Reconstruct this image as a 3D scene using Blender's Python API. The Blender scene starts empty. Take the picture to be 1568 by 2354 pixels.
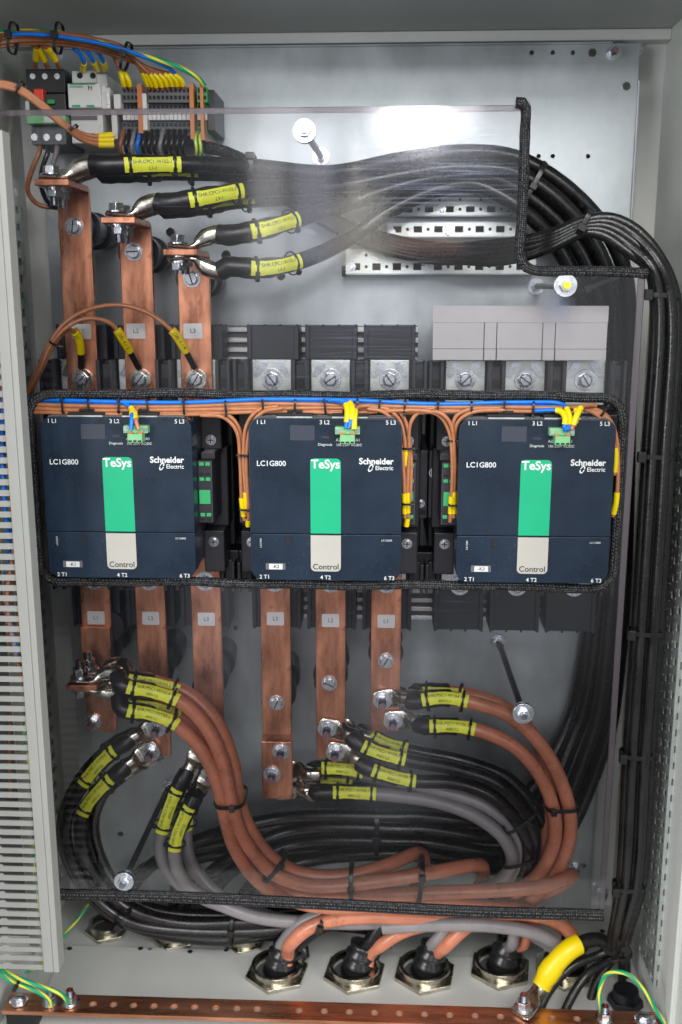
import bpy, math, random
from mathutils import Vector, Matrix, Quaternion
random.seed(7)
PI = math.pi
S = bpy.context.scene
C = S.collection

# ------------------------------------------------------------------ camera, light, exposure
PITCH, YAW = math.radians(12.2), math.radians(2.5)
CAMZ = 1.55
cd = bpy.data.cameras.new('camera')
cam = bpy.data.objects.new('camera', cd); C.objects.link(cam)
cam.location = (0, 0, CAMZ)
cam.rotation_euler = (PI/2 - PITCH, 0, YAW)
cd.sensor_fit = 'VERTICAL'; cd.sensor_height = 36; cd.lens = 35
cd.clip_start = 0.05; cd.clip_end = 60
cd.dof.use_dof = True; cd.dof.focus_distance = 1.30; cd.dof.aperture_fstop = 4.2
S.camera = cam
S.render.resolution_x, S.render.resolution_y = 682, 1024
S.view_settings.view_transform = 'Standard'
S.view_settings.look = 'None'
S.view_settings.exposure = 0.12
S.view_settings.gamma = 1.0
S.view_settings.use_curve_mapping = False
S.render.engine = 'CYCLES'

def area(name, loc, tgt, sx, sy, power, col):
    l = bpy.data.lights.new(name, 'AREA'); l.shape = 'RECTANGLE'; l.size = sx; l.size_y = sy
    l.energy = power; l.color = col
    o = bpy.data.objects.new(name, l); C.objects.link(o); o.location = loc
    o.rotation_euler = (Vector(tgt) - Vector(loc)).to_track_quat('-Z', 'Y').to_euler()
    return o
area('ceiling_lamp', (0.25, -0.9, CAMZ+1.15), (0.0, 1.5, CAMZ-0.55), 1.7, 0.8, 46, (1.0, 0.985, 0.96))
area('far_lamp', (0.15, -3.0, CAMZ+0.90), (0.05, 1.3, CAMZ), 0.36, 0.19, 9, (1.0, 0.99, 0.97)).data.shape = 'ELLIPSE'
area('side_fill', (-2.5, -1.5, CAMZ+0.05), (0.1, 1.5, CAMZ-0.75), 1.4, 1.5, 66, (0.95, 0.98, 1.0))  # unseen fill light added on the left to brighten the lower cabinet
area('right_fill', (2.5, -1.3, CAMZ-0.05), (0.0, 1.5, CAMZ-0.75), 1.3, 1.5, 58, (0.95, 0.98, 1.0))  # matching unseen fill added on the right for the lower part

ROOM = [(-.130,-.098,.020,.150,.006,(3.6,3.6,3.7)), (-.090,-.052,.030,.160,.006,(3.2,3.2,3.8)), (-.122,-.080,.160,.190,.012,(3.0,3.0,3.0)),
        (-.050,.000,.030,.095,.012,(3.8,3.6,3.1)), (-.038,-.012,.085,.105,.010,(2.4,2.2,2.0)), (-.034,-.024,.098,.145,.003,(3.6,3.4,3.1)), (.004,.075,.046,.058,.006,(2.6,1.4,.95)),
        (-.20,-.14,-.42,-.10,.03,(.5,.52,.6)), (-.02,.05,-.55,-.36,.03,(.6,.62,.7)), (.16,.175,-.02,.00,.006,(.8,1.4,3.5)), (-.015,.085,.150,.182,.012,(9,9,9.2)), (.02,.05,.135,.170,.012,(7,7,7)), (-.02,.10,.115,.150,.02,(2.2,2.2,2.6))]
world = bpy.data.worlds.new('World'); S.world = world; world.use_nodes = True
nt = world.node_tree; nt.nodes.clear()
wo = nt.nodes.new('ShaderNodeOutputWorld'); bg = nt.nodes.new('ShaderNodeBackground')
tc = nt.nodes.new('ShaderNodeTexCoord'); mp = nt.nodes.new('ShaderNodeMapping')
mp.inputs['Scale'].default_value = (2.6, 2.6, 0.9)
no = nt.nodes.new('ShaderNodeTexNoise'); no.inputs['Scale'].default_value = 1.7; no.inputs['Detail'].default_value = 3
cr = nt.nodes.new('ShaderNodeValToRGB')
cr.color_ramp.elements[0].position = 0.36; cr.color_ramp.elements[0].color = (0.05, 0.055, 0.065, 1)
cr.color_ramp.elements[1].position = 0.66; cr.color_ramp.elements[1].color = (1.35, 1.37, 1.42, 1)
sx_ = nt.nodes.new('ShaderNodeSeparateXYZ')
mr = nt.nodes.new('ShaderNodeMapRange'); mr.inputs['From Min'].default_value = -0.45; mr.inputs['From Max'].default_value = 0.35
mr.inputs['To Min'].default_value = 0.16; mr.inputs['To Max'].default_value = 1.0
mm = nt.nodes.new('ShaderNodeVectorMath'); mm.operation = 'SCALE'
nt.links.new(tc.outputs['Generated'], mp.inputs[0]); nt.links.new(mp.outputs[0], no.inputs['Vector'])
nt.links.new(no.outputs[0], cr.inputs[0]); nt.links.new(tc.outputs['Generated'], sx_.inputs[0])
nt.links.new(sx_.outputs['Z'], mr.inputs[0]); nt.links.new(cr.outputs[0], mm.inputs[0]); nt.links.new(mr.outputs[0], mm.inputs['Scale'])
# soft shapes painted for reflections of the room behind the photographer and the far lamp's glow: (u0, u1, v0, v1, softness, colour), u = x/|y|, v = z/|y| looking back
def wm(op, a, b=None, c=None):
    q = nt.nodes.new('ShaderNodeMath'); q.operation = op
    for i, v in enumerate((a, b, c)):
        if v is None: continue
        if isinstance(v, (int, float)): q.inputs[i].default_value = v
        else: nt.links.new(v, q.inputs[i])
    return q.outputs[0]
sy_ = wm('MAXIMUM', wm('MULTIPLY', sx_.outputs['Y'], -1.0), .001)
uu_, vv_ = wm('DIVIDE', sx_.outputs['X'], sy_), wm('DIVIDE', sx_.outputs['Z'], sy_)
def ss(x, lo, hi):
    r = nt.nodes.new('ShaderNodeMapRange'); r.interpolation_type = 'SMOOTHSTEP'; nt.links.new(x, r.inputs[0])
    r.inputs['From Min'].default_value = lo; r.inputs['From Max'].default_value = hi; return r.outputs[0]
acc = mm.outputs[0]
for u0, u1, v0, v1, sf, col in ROOM:
    k = wm('MULTIPLY', wm('MULTIPLY', ss(uu_, u0-sf, u0+sf), ss(uu_, u1+sf, u1-sf)), wm('MULTIPLY', ss(vv_, v0-sf, v0+sf), ss(vv_, v1+sf, v1-sf)))
    sc_ = nt.nodes.new('ShaderNodeVectorMath'); sc_.operation = 'SCALE'; sc_.inputs[0].default_value = col; nt.links.new(k, sc_.inputs['Scale'])
    ad = nt.nodes.new('ShaderNodeVectorMath'); ad.operation = 'ADD'; nt.links.new(acc, ad.inputs[0]); nt.links.new(sc_.outputs[0], ad.inputs[1]); acc = ad.outputs[0]
nt.links.new(acc, bg.inputs[0]); bg.inputs[1].default_value = 1.05
nt.links.new(bg.outputs[0], wo.inputs[0])

# ------------------------------------------------------------------ measuring: photo point at a real depth
F = 35/36*2354.0
RM = cam.rotation_euler.to_matrix()
def ray(x, y): return RM @ Vector(((x-784)/F, -(y-1177)/F, -1))
def P(x, y, Y):
    d = ray(x, y); d = d * (Y/d.y); return Vector((d.x, d.y, d.z+CAMZ))
def PZ(x, y, Z):
    d = ray(x, y); d = d * ((Z-CAMZ)/d.z); return Vector((d.x, d.y, d.z+CAMZ))

YA = 1.30      # depth of the acrylic sheet
# ------------------------------------------------------------------ materials
def specks(m, col, thr=.70, scale=260, amt=.8):
    n = m.node_tree.nodes; l = m.node_tree.links; b = n['Principled BSDF']; t = n.new('ShaderNodeTexCoord'); z = n.new('ShaderNodeTexNoise')
    z.inputs['Scale'].default_value = scale; z.inputs['Detail'].default_value = 1; l.new(t.outputs['Object'], z.inputs['Vector'])
    z2 = n.new('ShaderNodeTexNoise'); z2.inputs['Scale'].default_value = 11; l.new(t.outputs['Object'], z2.inputs['Vector'])
    a = n.new('ShaderNodeMath'); a.operation = 'MULTIPLY_ADD'; a.inputs[1].default_value = .35; l.new(z2.outputs[0], a.inputs[0]); l.new(z.outputs[0], a.inputs[2])
    r = n.new('ShaderNodeMapRange'); r.inputs['From Min'].default_value = thr+.17; r.inputs['From Max'].default_value = thr+.22; r.inputs['To Max'].default_value = amt; l.new(a.outputs[0], r.inputs[0])
    x = n.new('ShaderNodeMix'); x.data_type = 'RGBA'; l.new(r.outputs[0], x.inputs['Factor']); x.inputs[7].default_value = (*col, 1)
    s_ = b.inputs['Base Color'].links
    if s_: l.new(s_[0].from_socket, x.inputs[6])
    else: x.inputs[6].default_value = b.inputs['Base Color'].default_value
    l.new(x.outputs[2], b.inputs['Base Color'])
def mat(name, base, rough=0.5, metal=0.0, var=0.0, vs=(20,20,20), bump=0.0, bs=200.0, spec=0.5, rvar=0.0, col2=None, det=4, coat=0, lo=.35, hi=.65):
    m = bpy.data.materials.new(name); m.use_nodes = True
    n = m.node_tree.nodes; l = m.node_tree.links; b = n['Principled BSDF']
    b.inputs['Base Color'].default_value = (*base, 1); b.inputs['Roughness'].default_value = rough
    b.inputs['Metallic'].default_value = metal; b.inputs['Specular IOR Level'].default_value = spec
    if coat: b.inputs['Coat Weight'].default_value = coat; b.inputs['Coat Roughness'].default_value = .15
    if var or rvar or col2 or bump:
        t = n.new('ShaderNodeTexCoord')
    if var or rvar or col2:
        mp = n.new('ShaderNodeMapping'); mp.inputs['Scale'].default_value = vs
        ns = n.new('ShaderNodeTexNoise'); ns.inputs['Scale'].default_value = 1; ns.inputs['Detail'].default_value = det
        ns.inputs['Roughness'].default_value = .6
        l.new(t.outputs['Object'], mp.inputs[0]); l.new(mp.outputs[0], ns.inputs['Vector'])
        r = n.new('ShaderNodeValToRGB'); r.color_ramp.elements[0].position = lo; r.color_ramp.elements[1].position = hi
        c2 = col2 or [min(1, c*(1-var)) for c in base]
        r.color_ramp.elements[0].color = (*c2, 1); r.color_ramp.elements[1].color = (*[min(1, c*(1+var*.5)) for c in base], 1)
        l.new(ns.outputs[0], r.inputs[0]); l.new(r.outputs[0], b.inputs['Base Color'])
        if rvar:
            q = n.new('ShaderNodeMapRange'); q.inputs['To Min'].default_value = rough-rvar; q.inputs['To Max'].default_value = rough+rvar
            q.inputs['From Min'].default_value = .3; q.inputs['From Max'].default_value = .7
            l.new(ns.outputs[0], q.inputs[0]); l.new(q.outputs[0], b.inputs['Roughness'])
    if bump:
        nb = n.new('ShaderNodeTexNoise'); nb.inputs['Scale'].default_value = bs; nb.inputs['Detail'].default_value = 2
        l.new(t.outputs['Object'], nb.inputs['Vector'])
        bp = n.new('ShaderNodeBump'); bp.inputs['Strength'].default_value = bump; bp.inputs['Distance'].default_value = .001
        l.new(nb.outputs[0], bp.inputs['Height']); l.new(bp.outputs[0], b.inputs['Normal'])
    return m
M = {}
M['paint'] = mat('light_grey_paint', (.58,.59,.565), .42, var=.07, vs=(3,3,3), bump=.25, bs=900)
M['ceil'] = mat('shaded_roof_paint', (.42,.44,.425), .40, var=.07, vs=(3,3,3), bump=.25, bs=900)  # same paint darkened, the roof underside's shade is in the colour
M['galv'] = mat('galvanised_steel', (.45,.485,.505), .42, .78, var=.28, vs=(9,9,5), rvar=.10, bump=.15, bs=500, det=8)
M['galv2'] = mat('zinc_strip', (.66,.70,.67), .32, .75, var=.15, vs=(30,30,30), rvar=.08, bump=.2, bs=300)
M['zinc'] = mat('zinc_plated_bolt', (.66,.68,.72), .27, 1, var=.15, vs=(60,60,60), rvar=.05)
M['stud'] = mat('threaded_stud', (.30,.32,.38), .3, 1, var=.3, vs=(200,200,200))
M['blackrod'] = mat('blackened_rod', (.03,.03,.034), .4, .2, var=.3, vs=(100,100,400))
M['tin'] = mat('tinned_lug', (.66,.63,.55), .24, 1, var=.35, vs=(50,50,50), rvar=.12, bump=.2, bs=120)
M['brass'] = mat('nickel_brass', (.62,.585,.49), .22, 1, var=.3, vs=(60,60,60), rvar=.08)
M['copper'] = mat('copper_bar', (.72,.32,.19), .33, .84, var=.30, vs=(40,40,12), rvar=.14, bump=.12, bs=600, det=8, col2=(.36,.135,.075))
M['copperh'] = mat('copper_bar_long', (.66,.30,.185), .30, .92, var=.3, vs=(9,70,70), rvar=.10, bump=.12, bs=600, det=8, col2=(.42,.17,.09))
M['navy'] = mat('navy_plastic', (.0085,.0185,.035), .30, var=.22, vs=(14,14,14), bump=.12, bs=1500, spec=.42, rvar=.06)
M['body'] = mat('charcoal_plastic', (.026,.026,.034), .42, var=.15, vs=(30,30,30), bump=.2, bs=900)
M['body2'] = mat('dark_plastic', (.008,.0085,.011), .4, var=.15, vs=(30,30,30), bump=.2, bs=900)
M['shroud'] = mat('shroud_plastic', (.012,.013,.021), .45, var=.2, vs=(20,20,60), bump=.2, bs=700)
M['dark'] = mat('dark_recess', (.006,.006,.007), .7)
M['green'] = mat('green_label', (.004,.37,.175), .4, bump=.05, bs=900, var=.04)
M['conn'] = mat('green_connector', (.19,.46,.21), .45, var=.1, vs=(80,80,80))
M['modgreen'] = mat('module_green', (.04,.40,.14), .5)
M['orangeclip'] = mat('orange_lever', (.50,.15,.03), .4)
M['labelgrey'] = mat('grey_label', (.42,.40,.36), .5, var=.05)
M['sticker'] = mat('white_sticker', (.62,.61,.62), .5, var=.05, vs=(40,40,40))
M['white'] = mat('white_plastic', (.62,.62,.60), .45, var=.08)
M['ltgrey'] = mat('light_grey_plastic', (.53,.51,.52), .5, var=.05)
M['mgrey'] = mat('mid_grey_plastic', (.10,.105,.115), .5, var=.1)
M['screen'] = mat('display_window', (.040,.046,.064), .28)
M['duct'] = mat('duct_plastic', (.305,.305,.285), .5, var=.05, vs=(8,8,8), bump=.1, bs=300)
M['text'] = mat('white_print', (.62,.64,.64), .5)
M['ink'] = mat('black_print', (.02,.02,.02), .5)
M['inkg'] = mat('green_print', (.02,.30,.14), .5)
M['yellow'] = mat('yellow_marker', (.76,.66,.02), .42, var=.08, vs=(60,60,60))
M['tag'] = mat('yellow_cable_tag', (.82,.86,.05), .42, var=.12, vs=(50,50,50))
M['red'] = mat('red_button', (.65,.03,.01), .35)
M['greenb'] = mat('green_button', (.01,.25,.06), .35)
M['cabk'] = mat('black_cable', (.008,.008,.009), .29, var=.4, vs=(60,60,60), bump=.08, bs=150, rvar=.08)
M['cabk2'] = mat('dusty_black_cable', (.012,.012,.012), .30, var=.5, vs=(90,90,25), bump=.4, bs=220, rvar=.1, det=6, lo=.3, hi=.75)
M['shrink'] = mat('heat_shrink', (.009,.009,.010), .36, var=.4, vs=(70,70,70), bump=.6, bs=90)
M['tape'] = mat('black_tape', (.012,.012,.013), .26, bump=.8, bs=60)
M['caor'] = mat('orange_cable', (.53,.19,.11), .31, var=.22, vs=(25,25,25), bump=.2, bs=160, rvar=.06)
M['cagr'] = mat('grey_cable', (.235,.22,.225), .36, var=.16, vs=(25,25,25), bump=.2, bs=160)
M['brown'] = mat('brown_wire', (.42,.165,.072), .36, var=.15, vs=(90,90,90))
M['brownd'] = mat('dark_brown_wire', (.30,.105,.042), .4, var=.2, vs=(90,90,90))
M['blue'] = mat('blue_wire', (.0,.16,.68), .36, var=.1, vs=(90,90,90))
M['ywire'] = mat('yellow_sleeve', (.80,.60,.0), .34, bump=.2, bs=80)
M['tie'] = mat('cable_tie_nylon', (.010,.010,.011), .3)
M['alu'] = mat('aluminium_profile', (.74,.73,.72), .35, .5, var=.08)

specks(M['navy'], (.10,.11,.12), .73, 420, .4); specks(M['caor'], (.24,.10,.06), .66, 130, .35)
specks(M['cabk'], (.06,.06,.06), .72, 240, .4); specks(M['copper'], (.30,.12,.07), .66, 60, .45)
def gy_mat():
    m = mat('green_yellow_wire', (.02,.30,.12), .38); n = m.node_tree.nodes; l = m.node_tree.links; b = n['Principled BSDF']
    uv = n.new('ShaderNodeUVMap'); sp = n.new('ShaderNodeSeparateXYZ'); l.new(uv.outputs[0], sp.inputs[0])
    a = n.new('ShaderNodeMath'); a.operation = 'MULTIPLY'; a.inputs[1].default_value = 9; l.new(sp.outputs[1], a.inputs[0])
    c = n.new('ShaderNodeMath'); c.operation = 'ADD'; l.new(sp.outputs[0], c.inputs[0]); l.new(a.outputs[0], c.inputs[1])
    d = n.new('ShaderNodeMath'); d.operation = 'MULTIPLY'; d.inputs[1].default_value = 2; l.new(c.outputs[0], d.inputs[0])
    f = n.new('ShaderNodeMath'); f.operation = 'FRACT'; l.new(d.outputs[0], f.inputs[0])
    g = n.new('ShaderNodeMath'); g.operation = 'GREATER_THAN'; g.inputs[1].default_value = .62; l.new(f.outputs[0], g.inputs[0])
    mx = n.new('ShaderNodeMix'); mx.data_type = 'RGBA'; l.new(g.outputs[0], mx.inputs['Factor'])
    mx.inputs[6].default_value = (.0,.33,.15,1); mx.inputs[7].default_value = (.75,.66,.05,1)
    l.new(mx.outputs[2], b.inputs['Base Color']); return m
M['gy'] = gy_mat()

def braid_mat():
    m = mat('braided_sleeve', (.006,.006,.006), .30, spec=.35); n = m.node_tree.nodes; l = m.node_tree.links; b = n['Principled BSDF']
    uv = n.new('ShaderNodeUVMap'); sp = n.new('ShaderNodeSeparateXYZ'); l.new(uv.outputs[0], sp.inputs[0])
    def mth(op, a, bb):
        q = n.new('ShaderNodeMath'); q.operation = op
        for i, v in enumerate((a, bb)):
            if v is None: continue
            if isinstance(v, (int, float)): q.inputs[i].default_value = v
            else: l.new(v, q.inputs[i])
        return q.outputs[0]
    u = mth('MULTIPLY', sp.outputs[0], 2*PI*7); v = mth('MULTIPLY', sp.outputs[1], 2*PI*210)
    s1 = mth('SINE', mth('ADD', u, v), None); s2 = mth('SINE', mth('SUBTRACT', u, v), None)
    h = mth('MAXIMUM', s1, s2); pr = mth('MULTIPLY', s1, s2)
    tcn = n.new('ShaderNodeTexCoord'); nz = n.new('ShaderNodeTexNoise'); nz.inputs['Scale'].default_value = 260; l.new(tcn.outputs['Object'], nz.inputs['Vector'])
    k = mth('ADD', mth('MULTIPLY', pr, .6), mth('MULTIPLY', nz.outputs[0], 1.05))
    r = n.new('ShaderNodeValToRGB'); r.color_ramp.elements[0].position = .98; r.color_ramp.elements[1].position = 1.0
    r.color_ramp.elements[0].color = (.008,.008,.009,1); r.color_ramp.elements[1].color = (.20,.20,.21,1)
    l.new(k, r.inputs[0]); l.new(r.outputs[0], b.inputs['Base Color'])
    bp = n.new('ShaderNodeBump'); bp.inputs['Strength'].default_value = .7; bp.inputs['Distance'].default_value = .001
    l.new(h, bp.inputs['Height']); l.new(bp.outputs[0], b.inputs['Normal']); return m
M['braid'] = braid_mat()

def acrylic():
    m = bpy.data.materials.new('clear_acrylic'); m.use_nodes = True; n = m.node_tree.nodes; l = m.node_tree.links; n.clear()
    o = n.new('ShaderNodeOutputMaterial'); tr = n.new('ShaderNodeBsdfTransparent'); tr.inputs[0].default_value = (.95,.95,.962,1)
    gl = n.new('ShaderNodeBsdfGlossy'); gl.inputs['Roughness'].default_value = .06
    fr = n.new('ShaderNodeFresnel'); fr.inputs['IOR'].default_value = 1.62
    m1 = n.new('ShaderNodeMixShader'); l.new(fr.outputs[0], m1.inputs[0]); l.new(tr.outputs[0], m1.inputs[1]); l.new(gl.outputs[0], m1.inputs[2])
    tc = n.new('ShaderNodeTexCoord')
    def scr(rot, sc, lo, hi):
        mp = n.new('ShaderNodeMapping'); mp.inputs['Rotation'].default_value = (0, rot, 0); mp.inputs['Scale'].default_value = sc
        nz = n.new('ShaderNodeTexNoise'); nz.inputs['Scale'].default_value = 1; nz.inputs['Detail'].default_value = 3; nz.inputs['Distortion'].default_value = .4
        l.new(tc.outputs['Object'], mp.inputs[0]); l.new(mp.outputs[0], nz.inputs['Vector'])
        r = n.new('ShaderNodeMapRange'); r.inputs['From Min'].default_value = lo; r.inputs['From Max'].default_value = hi
        l.new(nz.outputs[0], r.inputs[0]); return r.outputs[0]
    a = scr(.25, (6, 1, 420), .66, .80); b = scr(-.6, (9, 1, 520), .70, .84); c = scr(1.1, (6, 1, 500), .72, .84)
    big = scr(0, (3, 1, 4.5), .42, .66)
    def mth(op, p, q):
        k = n.new('ShaderNodeMath'); k.operation = op
        for i, v in enumerate((p, q)):
            if isinstance(v, (int, float)): k.inputs[i].default_value = v
            else: l.new(v, k.inputs[i])
        return k.outputs[0]
    def near(x, y, r0, r1):
        q = P(x, y, YA)-P(750, 2080, YA); d = n.new('ShaderNodeVectorMath'); d.operation = 'DISTANCE'; d.inputs[1].default_value = q; l.new(tc.outputs['Object'], d.inputs[0])
        r = n.new('ShaderNodeMapRange'); r.inputs['From Min'].default_value = r1; r.inputs['From Max'].default_value = r0; l.new(d.outputs['Value'], r.inputs[0]); return r.outputs[0]
    a2 = scr(.14, (7, 1, 520), .52, .72); b2 = mth('ADD', scr(-.22, (8, 1, 560), .56, .74), scr(.55, (8, 1, 600), .60, .76))
    loc = mth('MAXIMUM', near(1030, 400, .02, .11), mth('MULTIPLY', near(900, 395, .02, .10), .8))
    loc = mth('MAXIMUM', loc, mth('MULTIPLY', near(860, 790, .02, .09), .45))
    swl = mth('MULTIPLY', mth('MULTIPLY', mth('ADD', a2, b2), loc), .75)
    s = mth('ADD', mth('MULTIPLY', mth('ADD', mth('ADD', a, b), c), big), swl)
    s = mth('ADD', mth('MULTIPLY', s, .20), mth('MULTIPLY', big, .004))
    s = mth('MINIMUM', s, .4)
    df = n.new('ShaderNodeBsdfGlossy'); df.inputs['Roughness'].default_value = .5; df.inputs[0].default_value = (.62,.70,.95,1)
    m2 = n.new('ShaderNodeMixShader'); l.new(s, m2.inputs[0]); l.new(m1.outputs[0], m2.inputs[1]); l.new(df.outputs[0], m2.inputs[2])
    l.new(m2.outputs[0], o.inputs[0]); return m
M['acrylic'] = acrylic()
M['edge'] = mat('acrylic_edge', (.42,.36,.42), .25, var=.2, vs=(20,20,20))

# ------------------------------------------------------------------ mesh building
class MB:
    def __init__(s): s.v = []; s.f = []; s.uv = []
    def add(s, vs, fs, uvs=None):
        b = len(s.v); s.v += [Vector(v) for v in vs]
        for i, f in enumerate(fs):
            s.f.append([b+k for k in f]); s.uv.append(uvs[i] if uvs else [(0, 0)]*len(f))
        return s
    def box(s, x0, x1, y0, y1, z0, z1):
        if x0 > x1: x0, x1 = x1, x0
        if y0 > y1: y0, y1 = y1, y0
        if z0 > z1: z0, z1 = z1, z0
        v = [(x0,y0,z0),(x1,y0,z0),(x1,y1,z0),(x0,y1,z0),(x0,y0,z1),(x1,y0,z1),(x1,y1,z1),(x0,y1,z1)]
        return s.add(v, [(0,3,2,1),(4,5,6,7),(0,1,5,4),(1,2,6,5),(2,3,7,6),(3,0,4,7)])
    def obox(s, c, ax, ay, az):       # centre and three half-axis vectors
        v = []
        for k in (-1,1):
            for i, j in ((-1,-1),(1,-1),(1,1),(-1,1)): v.append(c + ax*i + ay*j + az*k)
        return s.add(v, [(0,3,2,1),(4,5,6,7),(0,1,5,4),(1,2,6,5),(2,3,7,6),(3,0,4,7)])
    def cone(s, p0, p1, r0, r1, n=16, rot=0.0, cap=True):
        p0 = Vector(p0); p1 = Vector(p1); t = (p1-p0).normalized()
        a = t.orthogonal().normalized(); b = t.cross(a); v = []
        if abs(t.y) > .9: a = Vector((1,0,0)); b = t.cross(a)
        for p, r in ((p0, r0), (p1, r1)):
            for i in range(n):
                th = 2*PI*i/n + rot; v.append(p + a*(r*math.cos(th)) + b*(r*math.sin(th)))
        f = [(i, (i+1) % n, n+(i+1) % n, n+i) for i in range(n)]
        if cap: f += [tuple(range(n-1, -1, -1)), tuple(range(n, 2*n))]
        return s.add(v, f)
    def ring(s, p0, p1, ro, ri, n=24):
        p0 = Vector(p0); p1 = Vector(p1); t = (p1-p0).normalized(); a = t.orthogonal().normalized(); b = t.cross(a); v = []
        for p, r in ((p0, ro), (p1, ro), (p1, ri), (p0, ri)):
            for i in range(n):
                th = 2*PI*i/n; v.append(p + a*(r*math.cos(th)) + b*(r*math.sin(th)))
        f = []
        for k in range(4):
            for i in range(n): f.append((k*n+i, k*n+(i+1) % n, ((k+1) % 4)*n+(i+1) % n, ((k+1) % 4)*n+i))
        return s.add(v, f)
    def prism(s, poly, y0, y1):       # poly of (x,z), extruded in y
        n = len(poly); v = [(x, y0, z) for x, z in poly] + [(x, y1, z) for x, z in poly]
        f = [tuple(range(n)), tuple(range(2*n-1, n-1, -1))] + [(i, n+i, n+(i+1) % n, (i+1) % n) for i in range(n)]
        return s.add(v, f)
    def rrect(s, x0, x1, z0, z1, y0, y1, r):   # r: one radius or (bl, br, tr, tl)
        if not isinstance(r, (tuple, list)): r = (r,)*4
        poly = []
        for (cx, cz, rr, a0) in ((x0, z0, r[0], PI), (x1, z0, r[1], 1.5*PI), (x1, z1, r[2], 0), (x0, z1, r[3], .5*PI)):
            if rr <= 0: poly.append((cx, cz)); continue
            ox = cx + (rr if cx == x0 else -rr); oz = cz + (rr if cz == z0 else -rr)
            for k in range(7):
                a = a0 + k*PI/12; poly.append((ox+rr*math.cos(a), oz+rr*math.sin(a)))
        return s.prism(poly, y0, y1)
    def sweep(s, pts, rad, n=12, up=None, closed=False, power=2.0, caps=True):
        N = len(pts); T = []
        for i in range(N):
            a = pts[(i-1) % N] if (closed or i > 0) else pts[i]; b = pts[(i+1) % N] if (closed or i < N-1) else pts[i]
            T.append((b-a).normalized())
        if up is not None: nrm = Vector(up)
        else: nrm = T[0].orthogonal()
        v = []; L = 0; Ls = []
        for i in range(N):
            if i: L += (pts[i]-pts[i-1]).length
            Ls.append(L)
            t = T[i]
            if up is not None: nn = Vector(up)
            else: nn = nrm
            nn = (nn - t*nn.dot(t))
            if nn.length < 1e-6: nn = t.orthogonal()
            nn.normalize(); nrm = nn; sd = t.cross(nn)
            r = rad[i] if isinstance(rad, list) else rad
            w, h = r if isinstance(r, (tuple, list)) else (r, r)
            for k in range(n):
                th = 2*PI*k/n; c_, s_ = math.cos(th), math.sin(th)
                c_ = math.copysign(abs(c_)**(2/power), c_); s_ = math.copysign(abs(s_)**(2/power), s_)
                v.append(pts[i] + sd*(w*c_) + nn*(h*s_))
        f = []; uv = []
        M_ = N if closed else N-1
        for i in range(M_):
            j = (i+1) % N; l0 = Ls[i]; l1 = Ls[i+1] if i+1 < N else Ls[i] + (pts[0]-pts[-1]).length
            for k in range(n):
                k2 = (k+1) % n
                f.append((i*n+k, i*n+k2, j*n+k2, j*n+k)); uv.append([(k/n, l0), ((k+1)/n, l0), ((k+1)/n, l1), (k/n, l1)])
        if caps and not closed:
            f.append(tuple(range(n-1, -1, -1))); uv.append([(0,0)]*n)
            f.append(tuple((N-1)*n+k for k in range(n))); uv.append([(0,0)]*n)
        return s.add(v, f, uv)
    def holed(s, us, vs, holes, pos, th, n=12):
        """Sheet on grid lines us x vs with a hole in listed cells {(i,j): (cu,cv,ru,rv,square)}; pos(u,v,w) -> point, w = 0 front, 1 back."""
        for w in (0, 1):
            for i in range(len(us)-1):
                for j in range(len(vs)-1):
                    u0, u1, v0, v1 = us[i], us[i+1], vs[j], vs[j+1]
                    h = holes.get((i, j))
                    if not h:
                        q = [(u0,v0),(u1,v0),(u1,v1),(u0,v1)]
                        if w: q.reverse()
                        s.add([pos(a, b, w) for a, b in q], [(0,1,2,3)]); continue
                    cu, cv, ru, rv, sq = h; m = 16; o = []; inn = []
                    for k in range(m):
                        a = 2*PI*(k+.0)/m + PI/4*0
                        dx, dy = math.cos(a), math.sin(a); q = 1/max(abs(dx), abs(dy)); ex, ey = dx*q, dy*q
                        o.append((cu + (ex*(u1-cu) if ex > 0 else ex*(cu-u0)), cv + (ey*(v1-cv) if ey > 0 else ey*(cv-v0))))
                        inn.append((cu+ru*(ex if sq else dx), cv+rv*(ey if sq else dy)))
                    vv = [pos(a, b, w) for a, b in o] + [pos(a, b, w) for a, b in inn]
                    fs = [(k, (k+1) % m, m+(k+1) % m, m+k) if not w else (m+k, m+(k+1) % m, (k+1) % m, k) for k in range(m)]
                    s.add(vv, fs)
                    if w == 0:
                        vv = [pos(a, b, 0) for a, b in inn] + [pos(a, b, 1) for a, b in inn]
                        s.add(vv, [(k, (k+1) % m, m+(k+1) % m, m+k) for k in range(m)])
        # outer rim
        c = [(us[0],vs[0]),(us[-1],vs[0]),(us[-1],vs[-1]),(us[0],vs[-1])]
        s.add([pos(a, b, 0) for a, b in c] + [pos(a, b, 1) for a, b in c], [(k, 4+k, 4+(k+1) % 4, (k+1) % 4) for k in range(4)])
        return s

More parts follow.
